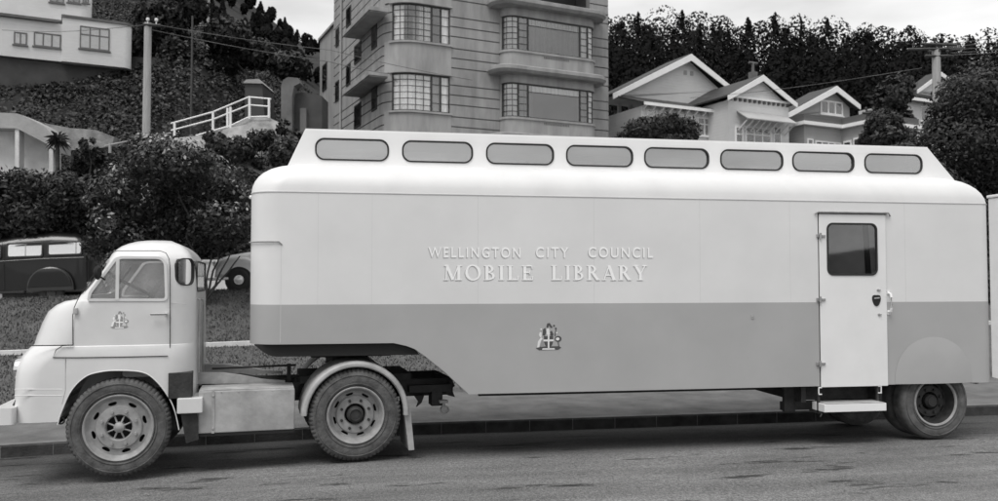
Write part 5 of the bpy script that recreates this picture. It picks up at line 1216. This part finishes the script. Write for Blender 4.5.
# clay bank with the white handrail
r_ = np.random.default_rng(12)
top = [(172, 138), (195, 136), (213, 131), (230, 126), (249, 118), (268, 117), (282, 124), (288, 140)]; bot = [(176, 142), (196, 150), (206, 160), (224, 158), (246, 168), (262, 176), (284, 172), (290, 160)]
vs = []; nt_, nk = len(top), 9
for i, (t_, q) in enumerate(zip(top, bot)):
    for k in range(nk):
        s = k / (nk - 1); jx = r_.normal(0, 1.6) * (0 < k); p = D(t_[0] + (q[0] - t_[0]) * s + jx, t_[1] + (q[1] - t_[1]) * s + r_.normal(0, .8) * (k > 0), 30.3 - 1.6 * s + r_.normal(0, .12)); vs.append(p)
b = MB(); b.add(vs, [(i * nk + k, i * nk + k + 1, (i + 1) * nk + k + 1, (i + 1) * nk + k) for i in range(nt_ - 1) for k in range(nk - 1)]); o = b.build('clay_bank', 'clay', smooth=80); o['kind'] = 'structure'
vh = 30.2; p = D(220, 130, vh); HR = empty('handrail', 'white painted pipe handrail climbing beside a path on the slope', 'handrail', tuple(p))
for q in ([(171, 123.5), (213, 112), (249, 97), (271, 99)], [(171, 130.5), (213, 119.5), (249, 105), (268.5, 106.5)], [(196, 135.5), (230, 126), (249, 117), (268.5, 116.5)]):
    b = MB(); b.tube([D(x, y, vh) for x, y in q], .030, 6); b.build('rail', 'trim_white', HR)
for x, y0, y1 in ((174.5, 122, 137), (213, 111.5, 134), (227.5, 108, 128), (230.5, 107, 128), (249.5, 97, 119), (269, 99, 118)):
    b = MB(); b.tube([D(x, y1, vh), D(x, y0, vh)], .045, 6); b.build('post', 'trim_white', HR)
p = D(140, 140, 28.6); LR = empty('low_rail', 'thin grey rail running down from the handrail behind the shrub tree', 'handrail', tuple(p))
b = MB(); b.tube([D(105, 146, 28.6), D(136, 139.5, 28.6), D(171, 133, 28.6)], .03, 6); b.build('rail', 'concrete', LR)
for x, y in ((137, 139), (110, 145)): b = MB(); b.tube([D(x, y + 8, 28.6), D(x, y - 2, 28.6)], .05, 6); b.build('post', 'concrete', LR)
# retaining pier and shed
p = D(298, 145, 33); PI = empty('retaining_pier', 'weathered concrete pier with a rounded top left of the apartment block', 'wall', (p.x, p.y, p.z))
b = MB(); poly_wall(b, [(281, 165), (281, 86), (283, 80), (288, 77), (298, 78), (300, 83), (294, 86), (292, 96), (292, 165)], 32.8, .6); b.build('pillar', 'concrete_dark', PI, smooth=0)
b = MB(); poly_wall(b, [(292, 165), (292, 95), (303, 92), (322, 96), (322, 165)], 33.2, 1.2); b.build('wall', 'plinth', PI, smooth=0)
b = MB(); poly_wall(b, [(300, 165), (300, 108), (306, 108), (306, 165)], 33.0, .2); b.build('buttress', 'concrete_dark', PI, smooth=0)
p = D(254, 118, 33); GS = empty('garden_shed', 'low dark garden shed with a pale roof edge above the handrail', 'shed', (p.x, p.y, p.z))
b = MB(); poly_wall(b, [(245, 122), (245, 83), (262, 84), (265, 122)], 33, 1.6); b.build('wall', 'board_dark', GS, smooth=0)
b = MB(); poly_wall(b, [(243, 83), (246, 79.5), (259, 79), (263, 83.5)], 32.9, 1.8); b.build('roof', 'concrete', GS, smooth=0)
# poles
def pole(name, label, px, py0, py1, v, r0, m, arms=(), ztop=None, ins='trim_white'):
    t = D(px, py1, v); z = h_far(t.x, t.y) if t.y > 20.6 else h_all(t.x, t.y)
    root = empty(name, label, 'pole', (t.x, t.y, z)); b = MB(); b.tube([(t.x, t.y, z - .3), (t.x, t.y, t.z)], r0, 12, r2=r0 * .78); b.build('post', m, root)
    for ax0, ax1, ay, n, tilt in arms:
        a, c = D(ax0, ay, v - .1), D(ax1, ay + tilt, v - .1); b = MB(); b.tube([a, c], .055, 4); ao = b.build('crossarm', 'pole_dark', root)
        for k in range(n):
            q = a.lerp(c, (k + .5) / n); b = MB(); b.tube([q, q + Vector((0, 0, .16))], .02, 6); b.lathe([(0, .07), (.05, .05), (.06, 0), (.04, -.05)], 10, Matrix.Translation(q + Vector((0, 0, .18))) @ Matrix.Rotation(R(-90), 4, 'X')); b.build('insulator', ins, ao)
    return root
pole('utility_pole', 'stout pale timber utility pole rising out of the big shrub at the left', 148, 140, 23, 28, .155, 'pole_wood', [(143.5, 160.5, 24.5, 2, 1)])
pole('utility_pole', 'thin dark pole standing on the slope right of the stout timber pole', 192.5, 112, 16, 34, .05, 'pole_dark')
pole('utility_pole', 'thin pale pole reaching out of the top of the picture', 209, 40, -40, 50, .10, 'pole_wood', [(197, 209, 26.5, 2, 0)])
pole('power_pole', 'pale power pole with laden crossarms above the trees at the right', 936, 115, 50, 31, .19, 'pole_wood', [(908, 964, 49.5, 5, -1), (921, 957, 44, 4, 1), (925, 952, 56, 3, 0)], ins='pole_dark')
pole('dark_post', 'dark timber post in front of the shingled house', 869.5, 150, 111, 34, .16, 'pole_dark', [(862.5, 877, 113, 2, 0)], ins='pole_dark')
def wire(label, pts):
    P = []
    for (a, va), (c, vc) in zip(pts[:-1], pts[1:]):
        p, q = D(*a, va), D(*c, vc)
        for k in range(8): t = k / 8; P.append(p.lerp(q, t) - Vector((0, 0, .25 * math.sin(math.pi * t) * (p - q).length / 25)))
    P.append(D(*pts[-1][0], pts[-1][1])); b = MB(); b.tube(P, .011, 4); o = b.build('overhead_wire', 'concrete_dark'); tag(o, label, 'wire', 'overhead wires')
wire('upper overhead wire from the stout pole across the apartment block', [((152, 24), 28), ((330, 50), 31), ((472, 80), 34)])
wire('lower overhead wire from the stout pole to the corner of the apartment block', [((152, 30), 28), ((330, 62), 31), ((390, 74), 34)])
wire('overhead wire from the white house to the stout pole', [((2, 30), 38), ((144, 25), 28)])
wire('overhead wire in front of the wood, running to the right-hand power pole', [((690, 98), 42), ((922, 68), 31)])
for k, (y0, y1) in enumerate(((44, 36), (47, 41), (50, 46), (53, 50), (55, 53))):
    wire(('topmost', 'second', 'middle', 'fourth', 'lowest')[k] + ' of the five wires leaving the power pole at the right edge', [((944 + 2 * k, y0), 31), ((1040, y1 - 6), 26)])
p = D(1003, 386, 16); b = MB(); b.box(p.x - .13, p.x + .13, p.y - .13, p.y + .13, p.z - .3, D(1003, 198, 16).z, None, .02); WP = empty('gate_pillar', 'tall white painted pillar cut off by the right edge', 'pillar', (p.x, p.y, p.z)); b.build('shaft', 'trim_white', WP)
b = MB(); zt_ = D(1003, 198, 16).z; b.box(p.x - .15, p.x + .15, p.y - .15, p.y + .15, zt_ + .002, zt_ + .06, None, .015); b.build('cap', 'trim_white', WP)

# ================================================================== parked vehicles
def vring(x, zb_, zt_, yi, W, rc, rb=.06):
    q = ring(zb_, zt_, yi, W - yi, 0, rb, rc, 6); out = []
    for z, y, _ in q:
        u = (z - zb_ - .4 * (zt_ - zb_)) / (.6 * (zt_ - zb_)); out.append((x, y + (W / 2 - y) * .11 * u * u, z))
    return out
mat('van_paint', .012, .28, .1, 2, coat=.25); mat('car_paint', .6, .25, .05, 2, coat=.5); mat('car_tyre', .02, .8); mat('hubcap', .75, .25, metal=.5)
def loft_car(st, W): b = MB(); b.loft([vring(x, a, c, yi, W, rc) for x, a, c, yi, rc in st]); return b
def car_wheel(parent, M, x, y, z, r, hub, flip=False, hm='hubcap'):
    m = M @ Matrix.Translation((x, y, z)) @ (Matrix.Rotation(math.pi, 4, 'Z') if flip else Matrix.Identity(4))
    b = MB(); b.lathe([(0, -.02), (hub * 1.35, -.02), (hub * 1.5, .0), (r * .8, .012), (r * .95, -.01), (r, -.04), (r, -.14), (r * .9, -.17), (0, -.17)], 36, m); w_ = b.build('wheel', 'car_tyre', parent)
    b = MB(); b.lathe([(hub * 1.3, -.012), (hub * 1.2, .012), (hub * .95, .01), (hub * .6, .028), (0, .034)], 28, m); b.build('hubcap', hm, w_)
p = D(87, 300.5, 24.4); VN = empty('parked_van', 'dark glossy panel van with pale side windows parked on the upper road', 'van', tuple(p), 0, None, R(-2.4)); MV = MOF[VN]
LT = Matrix.Translation((0, 0, 1.55)) @ Matrix.Rotation(R(-7), 4, 'X') @ Matrix.Translation((0, .02, -1.55))
st = [(.02, .60, 1.15, .14, .1), (-.0, .42, 1.42, .08, .14), (-.05, .32, 1.70, .05, .18), (-.14, .28, 1.88, .03, .24), (-.34, .26, 1.99, 0, .30), (-1.0, .26, 2.04, 0, .32), (-1.9, .26, 2.00, 0, .32), (-2.6, .28, 1.88, .02, .28), (-2.85, .38, 1.70, .04, .22), (-3.2, .38, 1.25, .10, .16), (-4.0, .40, 1.12, .22, .2), (-4.3, .48, .98, .32, .2), (-4.4, .55, .8, .4, .1)]
o = loft_car(st, 1.75).build('body', 'van_paint', VN, True, 40)
for x0, x1, z0, z1 in ((-1.03, -.13, 1.38, 1.74), (-2.13, -1.20, 1.36, 1.74), (-2.85, -2.32, 1.34, 1.70)):
    b = MB(); ro = rrect(x0 - .03, x1 + .03, z0 - .03, z1 + .03, .06); ri = rrect(x0 + .015, x1 - .015, z0 + .015, z1 - .015, .05); b.plate(ro, [ri], -.0, .07, .006, LT); fo = b.build('side_window', 'van_paint', VN, True)
    b = MB(); b.plate(ri, [], .012, .004, 0, LT); b.build('pane', 'van_side_glass', fo, True); b = MB(); b.plate(ri, [], .018, .001, 0, LT); b.build('glare_sheet', 'glare_sheet', fo, True)  # pale sheet behind the pane stands in for reflected sky
    xm_ = x0 + (x1 - x0) * (.52 if x0 > -2.2 and x0 < -1.1 else .84); b = MB(); b.box(xm_ - .012, xm_ + .012, .006, .011, z0, z1, LT); b.build('window_bar', 'rim', fo, True)
b = MB(); fx_ = [(-.96 + .64 * math.cos(R(a)), .32 + .72 * math.sin(R(a)) ** .8) for a in range(0, 181, 9)]; b.plate(fx_, [], -.16, .18, .07); b.build('rear_wing', 'van_paint', VN, True, 60)
b = MB(); b.box(-2.9, -1.65, -.12, .1, .30, .36, None, .02); b.build('running_board', 'van_paint', VN, True)
b = MB(); b.tube([(-.05, -.015, 1.27), (-1.2, -.02, 1.27), (-2.9, -.012, 1.22)], .012, 6); b.build('belt_moulding', 'van_paint', VN, True)
b = MB(); b.box(-2.255, -2.245, -.004, .002, .4, 1.8); b.build('door_gap', 'black', VN, True)
b = MB(); b.box(-.06, .06, .1, 1.65, .42, .55, None, .03); b.build('rear_bumper', 'chassis_grey', VN, True)
for x in (-.96, -3.5):
    car_wheel(VN, MV, x, -.06 if x > -2 else .02, .26, .33, .10, hm='chassis'); car_wheel(VN, MV, x, 1.72, .26, .33, .10, True)
p = D(214, 291, 23.7); PC = empty('parked_car', 'pale rounded saloon car parked nose-first behind the shrub tree', 'car', tuple(p), 0, None, R(-2.4)); MC = MOF[PC]
st = [(-.02, .52, .72, .45, .08), (.03, .45, .84, .34, .12), (.14, .42, .94, .24, .18), (.4, .40, 1.02, .16, .22), (.9, .36, 1.09, .10, .25), (1.35, .34, 1.14, .06, .25), (1.42, .34, 1.16, .06, .22), (1.85, .32, 1.50, .08, .24), (2.3, .32, 1.58, .08, .28), (2.9, .32, 1.56, .08, .3), (3.4, .34, 1.32, .1, .28), (3.9, .38, 1.0, .16, .25), (4.15, .45, .75, .3, .2)]
loft_car(st, 1.62).build('body', 'car_paint', PC, True, 40)
# front wing: rounded bulge, the shaded hollow of its arch imitated by a black disc
n = 22; wing = [(.68 + .66 * math.cos(R(a)), .30 + .66 * max(0, math.sin(R(a))) ** .75) for a in range(0, 181, 8)]; hole = [(.70 + .40 * math.cos(R(a)), .26 + .40 * math.sin(R(a))) for a in range(8, 173, 8)]
b = MB(); b.plate([q for q in wing] + [(.10, .26)] * 0 + hole[::-1][0:0] , [], -.06, .3, .09); b.build('front_wing', 'car_paint', PC, True, 60)
b = MB(); b.plate(circ(.70, .28, .385, 30), [], -.066, .02, .004); b.build('arch_shade', 'black', PC, True)
b = MB(); b.box(-.14, .42, -.10, -.03, .30, .38, None, .02); b.box(-.16, -.08, -.08, 1.7, .30, .38, None, .02); b.build('bumper', 'hubcap', PC, True)
for x in (.70, 3.2): car_wheel(PC, MC, x, -.085 if x < 1 else .0, .29, .315, .11); car_wheel(PC, MC, x, 1.62, .29, .315, .14, True)
b = MB(); b.plate(roundpoly([(1.55, 1.14), (1.95, 1.44), (2.75, 1.46), (3.2, 1.14)], .1), [], .05, .012); b.build('side_window', 'van_glass', PC, True)
b = MB(); b.lathe([(.09, 0), (.09, .03), (.05, .05), (0, .055)], 20, MC @ Matrix.Translation((.02, .2, .78)) @ Matrix.Rotation(R(-90), 4, 'Z')); b.build('headlamp', 'hubcap', PC)

# pale low wall on the far side of the upper road
p = D(215, 285, 26.3); z = h_far(p.x, p.y); LW = empty('roadside_wall', 'pale low wall across the upper road, seen between the cab and the pale car', 'wall', (p.x, p.y, z))
a_, c_ = D(186, 285, 26.3), D(300, 285, 26.3); b = MB(); b.box(a_.x, c_.x, p.y - .1, p.y + .1, z - .6, D(215, 262, 26.3).z); b.build('wall', 'concrete_pale', LW, smooth=0)
b = MB(); zz_ = D(215, 262, 26.3).z; b.box(a_.x - .03, c_.x + .03, p.y - .14, p.y + .14, zz_ + .002, zz_ + .07); b.build('coping', 'concrete_pale', LW, smooth=0)
